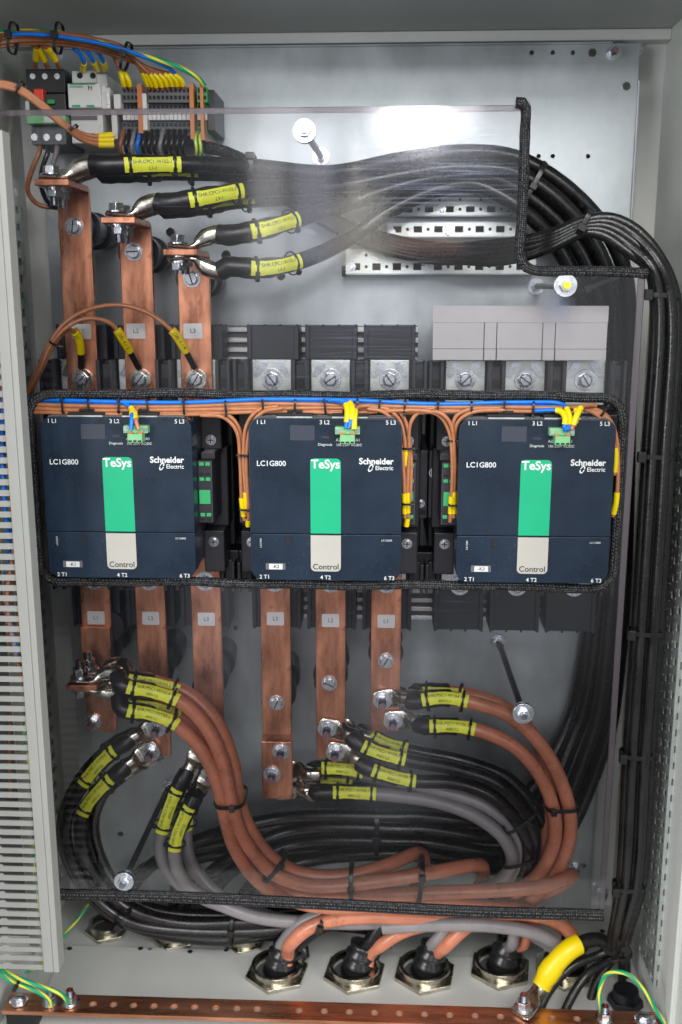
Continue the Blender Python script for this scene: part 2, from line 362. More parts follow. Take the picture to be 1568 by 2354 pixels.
ORG = {}
def tag(o, label=None, cat=None, group=None, kind=None):
    if label: o['label'] = label
    if cat: o['category'] = cat
    if group: o['group'] = group
    if kind: o['kind'] = kind
    return o
def thing(name, loc, label, cat, group=None, kind=None):
    o = bpy.data.objects.new(name, None); C.objects.link(o); o.location = loc; o.empty_display_size = .02
    ORG[o.name] = Vector(loc); return tag(o, label, cat, group, kind)
def obj(name, mb, m, parent=None, bevel=0, smooth=False, seg=2, origin=None, fix=True):
    """Links the collected shape (in world coordinates) as one mesh object."""
    me = bpy.data.meshes.new(name)
    if origin is None:
        if parent is None:
            n = len(mb.v); origin = Vector((sum(v.x for v in mb.v)/n, sum(v.y for v in mb.v)/n, min(v.z for v in mb.v)))
        else: origin = ORG[parent.name]
    origin = Vector(origin)
    me.from_pydata([v-origin for v in mb.v], [], mb.f)
    uvl = me.uv_layers.new(name='UVMap'); k = 0
    for uv in mb.uv:
        for q in uv: uvl.data[k].uv = q; k += 1
    me.materials.append(M[m] if isinstance(m, str) else m)
    if fix:
        import bmesh
        bm = bmesh.new(); bm.from_mesh(me); bmesh.ops.recalc_face_normals(bm, faces=bm.faces); bm.to_mesh(me); bm.free()
    if smooth:
        for p in me.polygons: p.use_smooth = True
        if smooth == 'auto': me.set_sharp_from_angle(angle=math.radians(38))
    o = bpy.data.objects.new(name, me); C.objects.link(o)
    if parent is None: o.location = origin
    else: o.parent = parent; o.location = origin - ORG[parent.name]
    ORG[o.name] = Vector(origin)
    if bevel:
        b = o.modifiers.new('edges', 'BEVEL'); b.width = bevel; b.segments = seg; b.limit_method = 'ANGLE'; b.angle_limit = math.radians(40)
        b.harden_normals = False
    return o
def dup(o, parent=None, loc=None, rot=None, sc=None):
    c = o.copy(); C.objects.link(c); c.parent = parent
    if loc is not None: c.location = loc
    if rot is not None: c.rotation_mode = 'QUATERNION'; c.rotation_quaternion = rot
    if sc is not None: c.scale = (sc, sc, sc)
    for ch in list(o.children): dup(ch, c)
    return c

TXT = {}
def tmesh(s, size, bold=0.0):
    k = (s, size, bold)
    if k not in TXT:
        cu = bpy.data.curves.new('t', 'FONT'); cu.body = s; cu.size = size; cu.align_x = 'CENTER'; cu.align_y = 'CENTER'; cu.offset = bold*size; cu.resolution_u = 3
        ob = bpy.data.objects.new('t', cu); C.objects.link(ob)
        dg = bpy.context.evaluated_depsgraph_get(); dg.update()
        me = bpy.data.meshes.new_from_object(ob.evaluated_get(dg))
        TXT[k] = ([v.co.copy() for v in me.vertices], [tuple(p.vertices) for p in me.polygons])
        bpy.data.objects.remove(ob); bpy.data.curves.remove(cu); bpy.data.meshes.remove(me)
    return TXT[k]
def text(mb, s, size, pos, bold=0.0, rot=0.0, sx=1.0, fn=None):
    vs, fs = tmesh(s, size, bold); c, sn = math.cos(rot), math.sin(rot); out = []
    for v in vs:
        x, y = v.x*sx*c - v.y*sn, v.x*sx*sn + v.y*c
        out.append(fn(x, y) if fn else (pos[0]+x, pos[1], pos[2]+y))
    mb.add(out, fs)

def smooth_path(pts, step=.006):
    """Catmull-Rom through the points, evenly resampled."""
    p = [2*pts[0]-pts[1]] + list(pts) + [2*pts[-1]-pts[-2]]; dense = []
    for i in range(1, len(p)-2):
        p0, p1, p2, p3 = p[i-1], p[i], p[i+1], p[i+2]
        t0 = 0; t1 = t0+max((p1-p0).length, 1e-5)**.5; t2 = t1+max((p2-p1).length, 1e-5)**.5; t3 = t2+max((p3-p2).length, 1e-5)**.5
        for k in range(24):
            t = t1+(t2-t1)*k/24
            a1 = p0*((t1-t)/(t1-t0))+p1*((t-t0)/(t1-t0)); a2 = p1*((t2-t)/(t2-t1))+p2*((t-t1)/(t2-t1)); a3 = p2*((t3-t)/(t3-t2))+p3*((t-t2)/(t3-t2))
            b1 = a1*((t2-t)/(t2-t0))+a2*((t-t0)/(t2-t0)); b2 = a2*((t3-t)/(t3-t1))+a3*((t-t1)/(t3-t1))
            dense.append(b1*((t2-t)/(t2-t1))+b2*((t-t1)/(t2-t1)))
    dense.append(pts[-1]); out = [dense[0]]; acc = 0
    for a, b in zip(dense, dense[1:]):
        d = (b-a).length
        while acc + d >= step and d > 0:
            q = (step-acc)/d; a = a.lerp(b, q); out.append(a.copy()); d = (b-a).length; acc = 0
        acc += d
    if (out[-1]-dense[-1]).length > step*.3: out.append(dense[-1])
    return out
def arc(Q):
    s = [0]
    for a, b in zip(Q, Q[1:]): s.append(s[-1]+(b-a).length)
    return s
def cut(Q, a, b):
    s = arc(Q); b = min(b, s[-1]); out = [at(Q, a)]
    out += [q for q, k in zip(Q, s) if a+1e-4 < k < b-1e-4]; out.append(at(Q, b)); return out
def at(Q, a):
    s = 0
    if a <= 0: return Q[0].lerp(Q[1], a/(Q[1]-Q[0]).length)
    for p, q in zip(Q, Q[1:]):
        d = (q-p).length
        if s+d >= a: return p.lerp(q, (a-s)/d)
        s += d
    return Q[-1].copy()
CAMP = Vector((0, 0, CAMZ))
def px(L): return [P(*a) for a in L]

# ------------------------------------------------------------------ fasteners (parts of what they hold)
def axisrot(ax): return Vector((0, -1, 0)).rotation_difference(Vector(ax).normalized())
STORE = {}
def fastener(kind, parent, loc, axis=(0,-1,0), sc=1.0, spin=0.0, name='bolt'):
    """Local frame: axis towards -Y from the clamped surface at y = 0. Unit size in mm/1000."""
    if kind not in STORE:
        r = MB(); w = MB(); t = MB(); k = MB()
        if kind == 'pan':        # round slotted head on washers
            w.cone((0,0,0),(0,-.0016,0),.0118,.0118,28); w.cone((0,-.0016,0),(0,-.0034,0),.0098,.0094,20)
            r.cone((0,-.0034,0),(0,-.0085,0),.0088,.0080,24)
            k.box(-.0074,.0074,-.0088,-.0084,-.0008,.0008)
        elif kind == 'big':      # terminal screw: wide serrated washer, hex recess head with slot
            w.cone((0,0,0),(0,-.002,0),.0150,.0146,32)
            for i in range(36):
                a = 2*PI*i/36; w.obox(Vector((.0134*math.cos(a), -.0023, .0134*math.sin(a))), Vector((math.cos(a), 0, math.sin(a)))*.0012, Vector((0,.0005,0)), Vector((-math.sin(a), 0, math.cos(a)))*.0005)
            r.cone((0,-.002,0),(0,-.0075,0),.0108,.0100,6, rot=.5); r.cone((0,-.0075,0),(0,-.0095,0),.0084,.0074,20)
            k.box(-.0092,.0092,-.0099,-.0094,-.0008,.0008)
        elif kind == 'nut':      # washer, hex nut, threaded stud
            w.cone((0,0,0),(0,-.0018,0),.0132,.0132,28); w.ring((0,-.0018,0),(0,-.0036,0),.0104,.006,20)
            r.cone((0,-.0036,0),(0,-.0125,0),.0098,.0098,6); 
            t.cone((0,-.0125,0),(0,-.0225,0),.0052,.0052,14)
            for i in range(6): t.cone((0,-.0135-.0015*i,0),(0,-.0142-.0015*i,0),.0057,.0050,14)
        elif kind == 'hex':      # plain hex head on a washer
            w.cone((0,0,0),(0,-.0018,0),.0128,.0128,28); r.cone((0,-.0018,0),(0,-.0105,0),.0102,.0100,6)
            r.cone((0,-.0105,0),(0,-.0112,0),.0078,.0072,18)
        elif kind == 'cross':    # small cross-head screw
            r.cone((0,0,0),(0,-.003,0),.0062,.0054,20); k.box(-.004,.004,-.0034,-.0028,-.0007,.0007); k.box(-.0007,.0007,-.00345,-.00275,-.004,.004)
            w.cone((0,.0006,0),(0,-.0004,0),.0076,.0076,20)
        fake = bpy.data.objects.new('proto', None); ORG[fake.name] = Vector((0,0,0))
        parts = []
        mk_ = MB()
        if kind == 'nut': mk_.box(-.0008,.0012,-.0229,-.0222,-.0036,.003).box(.0062,.0078,-.0129,-.0122,-.0012,.0016)
        root = obj('bolt', r, 'zinc', None, bevel=.0005, smooth='auto', origin=(0,0,0))
        for nm, mb, mt in (('washer', w, 'zinc'), ('stud', t, 'stud'), ('slot', k, 'dark'), ('torque_mark', mk_, 'red')):
            if mb.v:
                c = obj(nm, mb, mt, None, smooth='auto', origin=(0,0,0)); c.parent = root
        STORE[kind] = root
    base = STORE[kind]
    o = dup(base, parent, Vector(loc)-(ORG[parent.name] if parent else Vector((0,0,0))), axisrot(axis) @ Quaternion((0,1,0), spin), sc)
    o.name = name; return o
def clear_protos():
    for r in STORE.values():
        for c in list(r.children): bpy.data.objects.remove(c)
        bpy.data.objects.remove(r)

# ------------------------------------------------------------------ depths (metres in front of the lens, world Y)
YB, YR, YK, YF = 1.58, 1.40, 1.275, 1.62      # plate, copper bars, acrylic, contactor faces, back wall
FLZ = CAMZ - 1.07                                        # cabinet floor

# ------------------------------------------------------------------ cabinet
xl, xr = P(76, 700, YF).x, P(1493, 700, YF).x
zt = P(784, 84, YF).z
cab = thing('electrical_cabinet', (0, YF, FLZ), 'open light grey steel cabinet enclosing all the equipment', 'cabinet')
obj('back_panel', MB().box(xl-.004, xr+.004, YF, YF+.004, FLZ-.004, zt), 'paint', cab)
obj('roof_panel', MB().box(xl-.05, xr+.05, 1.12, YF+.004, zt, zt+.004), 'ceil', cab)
obj('roof_lip', MB().box(xl, xr, YF-.030, YF-.0005, zt-.016, zt-.0005), 'paint', cab, bevel=.002)
obj('side_panel', MB().box(xr, xr+.004, 1.02, YF, FLZ, zt), 'paint', cab)
obj('side_panel', MB().box(xl-.004, xl, 1.02, YF, FLZ, zt), 'paint', cab)
# floor: raised rear strip and front gland plate
fl = obj('floor_panel', MB().box(xl-.01, xr+.01, .9, YF, FLZ-.006, FLZ), 'paint', cab)
zs = PZ(700, 2192, FLZ)
obj('gland_plate', MB().box(P(150,2190,1.45).x, P(1345,2190,1.45).x, 1.20, zs.y, FLZ, FLZ+.004), 'paint', cab, bevel=.0015)
# front frame post, right
pp = P(1541, 2300, 1.24)
obj('frame_post', MB().box(pp.x, pp.x+.05, 1.235, 1.262, FLZ+.02, CAMZ-.30), 'paint', cab, bevel=.002)
for (x, y) in ((345,2187),(520,2190),(1170,2160),(905,2180)):
    q = PZ(x, y, FLZ+.0005); obj('floor_screw', MB().cone((q.x,q.y,FLZ+.0003),(q.x,q.y,FLZ+.005),.004,.0036,12), 'zinc', cab, smooth='auto')
for (x, y) in ((160,2180),(437,2187),(323,2180),(705,2197),(1385,2140)):
    q = PZ(x, y, FLZ+.0046); obj('floor_hole', MB().cone((q.x,q.y,FLZ+.0041),(q.x,q.y,FLZ+.0046),.0045,.0045,14), 'dark', cab)

# ------------------------------------------------------------------ mounting plate (real holes cut in it)
px0, px1 = P(118, 700, YB).x, P(1442, 600, YB).x
pz1, pz0 = P(784, 108, YB).z, P(784, 2072, YB).z
hl = [(1225,121,.0034),(1271,121,.0034),(1317,121,.0034),(1364,121,.0060),(1434,198,.0060),
      (1236,359,.0034),(1271,359,.0034),(1352,359,.0034),(542,1443,.0045),(520,587,.0075),(646,635,.0065),(392,534,.0070),(277,1917,.0050),(1345,1990,.0050),(1300,1840,.0045)]
plate = thing('mounting_plate', (0, YB, pz0), 'galvanised steel mounting plate behind the busbars and contactors', 'mounting plate')
hw = [(P(x,y,YB), r) for x, y, r in hl]
us = sorted({px0, px1} | {q.x-.011 for q, r in hw} | {q.x+.011 for q, r in hw}); vs = sorted({pz0, pz1} | {q.z-.011 for q, r in hw} | {q.z+.011 for q, r in hw})
def clean(L):
    o = [L[0]]
    for v in L[1:]:
        if v-o[-1] > .0003: o.append(v)
    return o
us, vs = clean(us), clean(vs); holes = {}
for q, r in hw:
    i = max(k for k in range(len(us)-1) if us[k] <= q.x); j = max(k for k in range(len(vs)-1) if vs[k] <= q.z)
    a, b, c, d = us[i], us[i+1], vs[j], vs[j+1]; rr = min(r, (b-a)*.46, (d-c)*.46)
    holes[(i, j)] = (min(max(q.x, a+rr*1.05), b-rr*1.05), min(max(q.z, c+rr*1.05), d-rr*1.05), rr, rr, False)
obj('plate', MB().holed(us, vs, holes, lambda u, v, w: Vector((u, YB+.003*w, v)), .003), 'galv', plate, smooth=False)
obj('folded_edge', MB().box(px1, px1+.003, YB-.004, YB+.012, pz0, pz1-.05), 'galv', plate, bevel=.0008)
obj('folded_edge', MB().box(px0, px1-.04, YB-.004, YB+.012, pz1, pz1+.003), 'galv', plate, bevel=.0008)
for (x, y) in ((1410,121),(1232,355),(1385,2050),(128,128),(1322,1995)):
    if (x, y) != (1232,355): fastener('nut', plate, P(x, y, YB), sc=.85)
bb = thing('loose_bolt_pair', P(1461,113,YF), 'round bolt in the back panel at the upper right corner', 'bolt')
fastener('hex', bb, P(1461,113,YF), sc=.95)
bb = thing('panel_bolt', P(1360,2040,YF), 'round bolt in the back panel at the lower right corner', 'bolt')
fastener('hex', bb, P(1362,2040,YF), sc=.95)

# ------------------------------------------------------------------ perforated side rails
def side_rail(xw, dirn, ya, yb, ztop, zbot, label, pitch=.025, fr=False):
    """Punched zinc channel on a side wall: rectangular slots with small round holes between them."""
    t = thing('perforated_rail', (xw, (ya+yb)/2, zbot), label, 'rail', 'perforated rails on the side walls')
    nz = int((ztop-zbot)/pitch); col = [ya, ya+.020, ya+.034, ya+.058, ya+.072, yb]
    us = [ya, ya+.005, ya+.019, ya+.024, ya+.032, ya+.037, ya+.051, ya+.056, ya+.064, ya+.069, ya+.083, yb]
    vs = [zbot + pitch*.5*k for k in range(2*nz+1)]; hs = {}
    for j in range(len(vs)-1):
        c = (vs[j]+vs[j+1])/2; d = pitch*.5
        for i in range(len(us)-1):
            w = us[i+1]-us[i]
            if i in (1, 5, 9) and j % 2 == (i//4) % 2: hs[(i,j)] = ((us[i]+us[i+1])/2, c, .0066, d*.42, True)
            elif i in (3, 7) : hs[(i,j)] = ((us[i]+us[i+1])/2, c, .0023, .0023, False)
    mb = MB().holed(us, vs, hs, lambda u, v, w: Vector((xw - dirn*(.022 - .002*w), u, v)), .002)
    obj('web', mb, 'galv2', t)
    obj('dark_backing', MB().box(xw+dirn*.014, xw+dirn*.016, ya+.001, yb-.002, zbot, zbot+pitch*nz), 'body', t)  # dark sheet added so the hollow channel looks shaded through its holes
    obj('flange', MB().box(xw+dirn*.02, xw-dirn*.0205, yb-.001, yb+.001, zbot, zbot+pitch*nz), 'galv2', t)
    xa_ = xw-dirn*.0225; uu = [xa_, xa_+dirn*.004, xa_+dirn*.017, xa_+dirn*.021, xa_+dirn*.029, xa_+dirn*.033, xa_+dirn*.046, xa_+dirn*.050]; h2 = {}
    for j in range(len(vs)-1):
        for i in (1, 5):
            if j % 2 == (i//4) % 2: h2[(i,j)] = ((uu[i]+uu[i+1])/2, (vs[j]+vs[j+1])/2, .0062, pitch*.215, True)
        h2[(3,j)] = ((uu[3]+uu[4])/2, (vs[j]+vs[j+1])/2, .0023, .0023, False)
    obj('flange', MB().holed(uu, vs, h2, lambda u, v, w: Vector((u, ya-.0022+.002*w, v)), .002), 'galv2', t)
    return t
xwr = P(1512, 1500, 1.42).x + .022
side_rail(xwr, 1, 1.323, 1.42, CAMZ+.26, P(1500, 2190, 1.40).z, 'galvanised perforated rail standing off the right wall beside the black cables')
side_rail(xl, -1, 1.44, 1.537, CAMZ+.19, CAMZ-.98, 'perforated rail in shadow on the left wall behind the grey duct')

# ------------------------------------------------------------------ three punched plates behind the cable arc
def punched(x0, x1, y0, y1, Y, label, rows=2):
    a, b = P(x0, (y0+y1)/2, Y), P(x1, (y0+y1)/2, Y); z1, z0 = P(1050, y0, Y).z, P(1050, y1, Y).z
    t = thing('punched_strip', ((a.x+b.x)/2, Y, z0), label, 'perforated strip', 'punched strips screwed to the mounting plate')
    pitch = .0306; n = int((b.x-a.x)/pitch); us = [a.x]
    for k in range(n): us += [a.x+pitch*(k+.25), a.x+pitch*(k+.75)] if k else [a.x+pitch*.25, a.x+pitch*.75]
    us.append(b.x); us = clean(sorted(us)); h = z1-z0; hs = {}
    vs = [z0, z0+h*.20, z0+h*.40, z0+h*.66, z0+h*.72, z1] if rows == 2 else [z0, z0+h*.2, z0+h*.8, z1]
    vs = [z0, z0+h*.12, z0+h*.42, z0+h*.62, z0+h*.88, z1] if rows == 2 else vs
    for i in range(len(us)-1):
        w = us[i+1]-us[i]; c = (us[i]+us[i+1])/2
        if w < .012 or w > .017: continue
        if i % 2 == 1:
            if rows == 2: 
                hs[(i,1)] = (c, (vs[1]+vs[2])/2, .0062, h*.145, True)
                hs[(i,3)] = (c, (vs[3]+vs[4])/2, .0062, h*.10, True) if False else hs.get((i,3))
                if hs[(i,3)] is None: hs.pop((i,3))
            else: hs[(i,1)] = (c, (vs[1]+vs[2])/2, .0062, h*.25, True)
        else:
            for j in ((1, 3) if rows == 2 else (1,)): hs[(i,j)] = (c, (vs[j]+vs[j+1])/2, .0024, .0024, False)
    obj('web', MB().holed(us, vs, hs, lambda u, v, w: Vector((u, Y+.002*w, v)), .002), 'galv2', t)
    obj('flange', MB().box(a.x, b.x, Y+.0002, YB-.0005, z0-.002, z0), 'galv', t)
    obj('flange', MB().box(a.x, b.x, Y+.0025, YB-.0005, z1, z1+.002), 'galv', t)
    obj('dark_backing', MB().box(a.x+.004, b.x-.004, YB-.006, YB-.001, z0, z1), 'mgrey', t)
    for k in (.03, .42, .95):
        q = Vector((a.x+(b.x-a.x)*k, Y, z0+h*.27)); fastener('hex', t, q+Vector((0,-.0002,0)), sc=.5)
    obj('end_cap', MB().box(a.x-.006, a.x-.0005, Y-.004, YB-.001, z0-.004, z0+h*.3), 'dark', t)
    return t
punched(868, 1222, 446, 494, 1.545, 'top punched zinc strip under the black cable arc')
punched(890, 1222, 512, 542, 1.545, 'thin punched zinc strip, the middle one of three', rows=1)
punched(795, 1232, 572, 628, 1.535, 'bottom and longest punched zinc strip, above the grey terminal cover')

# ------------------------------------------------------------------ acrylic guard
def A(x, y): 
    p = P(x, y, YA); return (p.x, p.z)
cx0, cx1 = (P(67,930,YA).x+P(90,1300,YA).x)/2, (P(1434,950,YA).x+P(1410,1300,YA).x)/2
cz1, cz0 = P(750, 908, YA).z, P(750, 1343, YA).z
outer = [A(-40, 253), A(1206, 241), A(1192, 590), A(1198, 610), A(1218, 625), A(1484, 632), A(1388, 2112), A(-40, 2050)]
guard = thing('acrylic_guard', P(750, 2080, YA), 'scratched clear acrylic guard sheet in front of the busbars', 'guard sheet')
def rr_pts(x0, x1, z0, z1, r, n=8):
    o = []
    for cx, cz, a0 in ((x1-r, z1-r, 0), (x0+r, z1-r, PI/2), (x0+r, z0+r, PI), (x1-r, z0+r, 1.5*PI)):
        for k in range(n+1): a = a0+k*PI/2/n; o.append((cx+r*math.cos(a), cz+r*math.sin(a)))
    return o
import bmesh
def sheet_with_cut(name, outer, inner, y, th, m, parent, edge_m):
    bm = bmesh.new(); loops = []
    for L in (outer, inner):
        vs_ = [bm.verts.new((x, y, z)) for x, z in L]; loops.append([bm.edges.new((vs_[i], vs_[(i+1) % len(vs_)])) for i in range(len(vs_))])
    bmesh.ops.triangle_fill(bm, use_beauty=True, use_dissolve=False, edges=[e for l in loops for e in l])
    mb = MB(); bm.verts.ensure_lookup_table(); mb.add([v.co.copy() for v in bm.verts], [[v.index for v in f.verts] for f in bm.faces]); bm.verts.index_update()
    o = obj(name, mb, m, parent); bm.free()
    rim = MB()
    for L in (outer,):
        n = len(L); rim.add([(a, y+.0003, b) for a, b in L]+[(a, y+th, b) for a, b in L], [(i, (i+1) % n, n+(i+1) % n, n+i) for i in range(n)])
    obj('polished_edge', rim, edge_m, parent, fix=False)
    return o
sheet_with_cut('sheet', outer, rr_pts(cx0, cx1, cz0, cz1, .028), YA, .005, 'acrylic', guard, 'edge')

me_ = bpy.data.materials.new('edge_reflection_tint'); me_.use_nodes = True; M['band'] = me_  # translucent tint standing in for the inner reflection along the sheet's edges
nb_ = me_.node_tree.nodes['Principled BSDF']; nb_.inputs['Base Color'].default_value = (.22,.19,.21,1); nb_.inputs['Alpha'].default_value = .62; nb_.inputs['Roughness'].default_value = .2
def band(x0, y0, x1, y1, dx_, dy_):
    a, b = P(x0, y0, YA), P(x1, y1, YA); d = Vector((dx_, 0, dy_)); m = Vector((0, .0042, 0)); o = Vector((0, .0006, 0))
    obj('edge_reflection', MB().add([a+o, b+o, b+d+o, a+d+o, a+m, b+m, b+d+m, a+d+m], [(0,1,2,3),(7,6,5,4),(0,4,5,1),(1,5,6,2),(2,6,7,3),(3,7,4,0)]), 'band', guard)
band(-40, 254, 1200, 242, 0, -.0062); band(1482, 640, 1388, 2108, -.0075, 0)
def sleeve_tube(pts, r, label, closed=False):
    mb = MB().sweep(pts, [(r*(1+.05*math.sin(i*1.3)), r*(1+.05*math.sin(i*.9))) for i in range(len(pts))], n=14, closed=closed)
    return tag(obj('braided_sleeve', mb, 'braid', smooth=True), label, 'sleeving', 'braided sleeving on the edges of the acrylic')
L = [Vector((a, YA, b)) for a, b in rr_pts(cx0, cx1, cz0, cz1, .028, 6)]
LL = []
for i, a in enumerate(L):
    b = L[(i+1) % len(L)]; n = max(1, int((b-a).length/.012))
    for k in range(n):
        q = a.lerp(b, k/n); LL.append(q + Vector((0, 0, .0012*math.sin(q.x*17)+.0008*math.sin(q.x*41))))
sleeve_tube(LL, .0066, 'black braided sleeve round the rectangular cut-out in the clear guard', closed=True)
sleeve_tube(smooth_path([P(1186,236,YA-.002), P(1200,236,YA-.002), P(1208,246,YA), P(1207,300,YA), P(1204,400,YA), P(1200,500,YA), P(1195,580,YA), P(1203,606,YA), P(1222,620,YA), P(1300,623,YA), P(1400,624,YA), P(1488,628,YA)], .008), .0066, 'black braided sleeve on the stepped notch at the upper right')
# the bottom edge carries a flatter woven strip
bp = smooth_path([P(126,2056,YA), P(400,2062,YA), P(784,2080,YA), P(1100,2096,YA), P(1388,2104,YA)], .012)
tag(obj('edge_strip', MB().sweep(bp, [(.0045, .0088)]*len(bp), n=14, up=(0,0,1), power=3.5), 'braid', smooth='auto'), 'flat black woven strip along the bottom edge of the guard', 'edge strip')

def standoff(fx, fy, bx, by, label, yel=False, dark=True):
    f = P(fx, fy, YA-.0008); f2 = Vector((f.x, f.y, f.z)); b = P(bx, by, YB); b = Vector((f.x*.5+b.x*.5, YB, f.z*.5+b.z*.5)); f = Vector((b.x*.0+f2.x, f2.y, f2.z))
    b = P(bx, by, YB)
    t = thing('standoff_rod', b, label, 'standoff', 'standoff rods holding the clear guard')
    obj('rod', MB().cone((f.x,f.y+.004,f.z), b, .0046, .0046, 14), 'blackrod' if dark else 'ltgrey', t, smooth='auto')
    for p, s in ((f, 1), (Vector((f.x, f.y+.008, f.z)), 1), (b+Vector((0,-.001,0)), .9)):
        obj('washer', MB().ring(p, p+Vector((0,-.0018,0)), .0146*s, .0052, 32), 'zinc', t, smooth='auto', bevel=.0004)
    q = f+Vector((0,-.0018,0)); obj('nut', MB().cone(q, q+Vector((0,-.007,0)), .0086, .0082, 6), 'zinc', t, bevel=.0006)
    obj('rod_end', MB().cone(q+Vector((0,-.0068,0)), q+Vector((0,-.0105,0)), .0050, .0046, 16), 'yellow' if yel else 'stud', t, smooth='auto')
    q = b+Vector((0,-.003,0)); obj('nut', MB().cone(q, q+Vector((0,-.008,0)), .0082, .0082, 6), 'zinc', t, bevel=.0005)
standoff(700, 301, 738, 360, 'standoff rod with painted pale reflection and hex nut at the upper middle of the guard', dark=False)  # rod colour lightened to stand in for a reflection over it
standoff(1300, 656, 1232, 658, 'short looking standoff with yellow tip right of centre', yel=True, dark=False)
standoff(1203, 1640, 1146, 1474, 'black standoff rod beside the right orange cables')
standoff(285, 2026, 388, 1808, 'black standoff rod at the lower left near the bottom strip')

# ------------------------------------------------------------------ contactors
kw = (P(920,1000,YK).x-P(570,1000,YK).x)/2*1.012
kz1, kz0 = P(747, 961, YK).z, P(747, 1335, YK).z
hh = (kz1-kz0)/2; kzc = (kz1+kz0)/2
KX = [P(273,1146,YK).x, P(748,1148,YK).x, P(1229,1149,YK).x]
pitch3 = (P(893,873,YR).x - P(621,873,YR).x)/2
ztu = P(757,873,YR).z - kzc            # height of the upper terminals over the face centre
ztl = -ztu*1.0 - .004
kc = Vector((0, YK, kzc))
def U(u): return -kw + 2*kw*u
def V(v): return hh - 2*hh*v
ORG['k'] = Vector((0,0,0))
kt = thing('contactor', (0,0,0), 'x', 'contactor', 'large navy contactors in a row')
g = .0004
obj('cover', MB().rrect(-kw, kw, V(.706), hh, 0, .032, (.001,.001,.016,.016)), 'navy', kt, bevel=.0022, seg=3)
obj('lower_cover', MB().rrect(-kw, kw, -hh, V(.709), .0006, .032, (.016,.016,.001,.001)), 'navy', kt, bevel=.0018, seg=3)
obj('label_panel', MB().rrect(U(.402), U(.602), V(.702), V(.242), -.0006, .002, (0,0,.006,.006)), 'green', kt)
obj('control_label', MB().rrect(U(.402), U(.602), V(.940), V(.714), -.0006, .002, (.006,.006,0,0)), 'labelgrey', kt)
obj('display', MB().rrect(U(.272), U(.432), V(.134), V(.044), -.0005, .002, .001), 'screen', kt)
obj('status_slot', MB().rrect(U(.475), U(.527), V(.121), V(.107), -.0004, .002, .001), 'body', kt)
obj('sensor_window', MB().rrect(U(.238), U(.268), V(.778), V(.734), -.0003, .002, .001), 'dark', kt)
obj('tag_holder', MB().rrect(U(.100), U(.232), V(.933), V(.892), -.0004, .002, .0005), 'mgrey', kt)
obj('tag_plate', MB().rrect(U(.122), U(.213), V(.930), V(.896), -.0010, .002, .0003), 'sticker', kt)
yy = -.0009
def prnt(nm, s_, size, u, v, bold=0, m='text', **k):
    t = MB(); text(t, s_, size, (U(u), yy, V(v)), bold=bold, **k); obj(nm, t, m, kt, fix=False)
prnt('lettering', 'TeSys', .0160, .502, .278, .026)
for s_, u in (('1 L1', .085), ('3 L2', .497), ('5 L3', .925)): prnt('lettering', s_, .0075, u, .026, .012)
for s_, u in (('2 T1', .092), ('4 T2', .500), ('6 T3', .925)): prnt('lettering', s_, .0075, u, .979, .012)
prnt('lettering', 'LC1G800', .0098, .147, .275, .014)
prnt('lettering', 'Diagnosis', .0048, .500, .158); prnt('lettering', '100-250V AC/DC', .0046, .655, .160)
prnt('lettering', 'A2', .0052, .585, .130); prnt('lettering', 'A1', .0052, .712, .130)
prnt('lettering', 'LC1G800', .0036, .905, .742); prnt('lettering', 'LX1G04', .0036, .070, .765, rot=PI/2)
prnt('maker_lettering', 'Schneider', .0112, .832, .258, .030); prnt('maker_lettering', 'Electric', .0078, .885, .298, .012)
t = MB()
c0 = Vector((U(.797), yy, V(.297)))       # leaf-shaped emblem
for sgn in (1, -1):
    v = []; n = 10
    for k in range(n+1):
        a = PI*k/n; v.append((.0034*math.cos(a), .0050*math.sin(a)*.9+.0006))
    for k in range(n, -1, -1):
        a = PI*k/n; v.append((.0018*math.cos(a), .0028*math.sin(a)+.0006))
    w = [c0+Vector(((x*.9*1 - z*-.35)*sgn, 0, (z)*sgn)) for x, z in v]
    t.add(w, [tuple(range(len(w)))])
obj('emblem', t, 'text', kt, fix=False)
t = MB(); text(t, 'Control', .0107, (U(.502), yy, V(.912)), bold=.010); obj('control_lettering', t, 'ink', kt, fix=False)
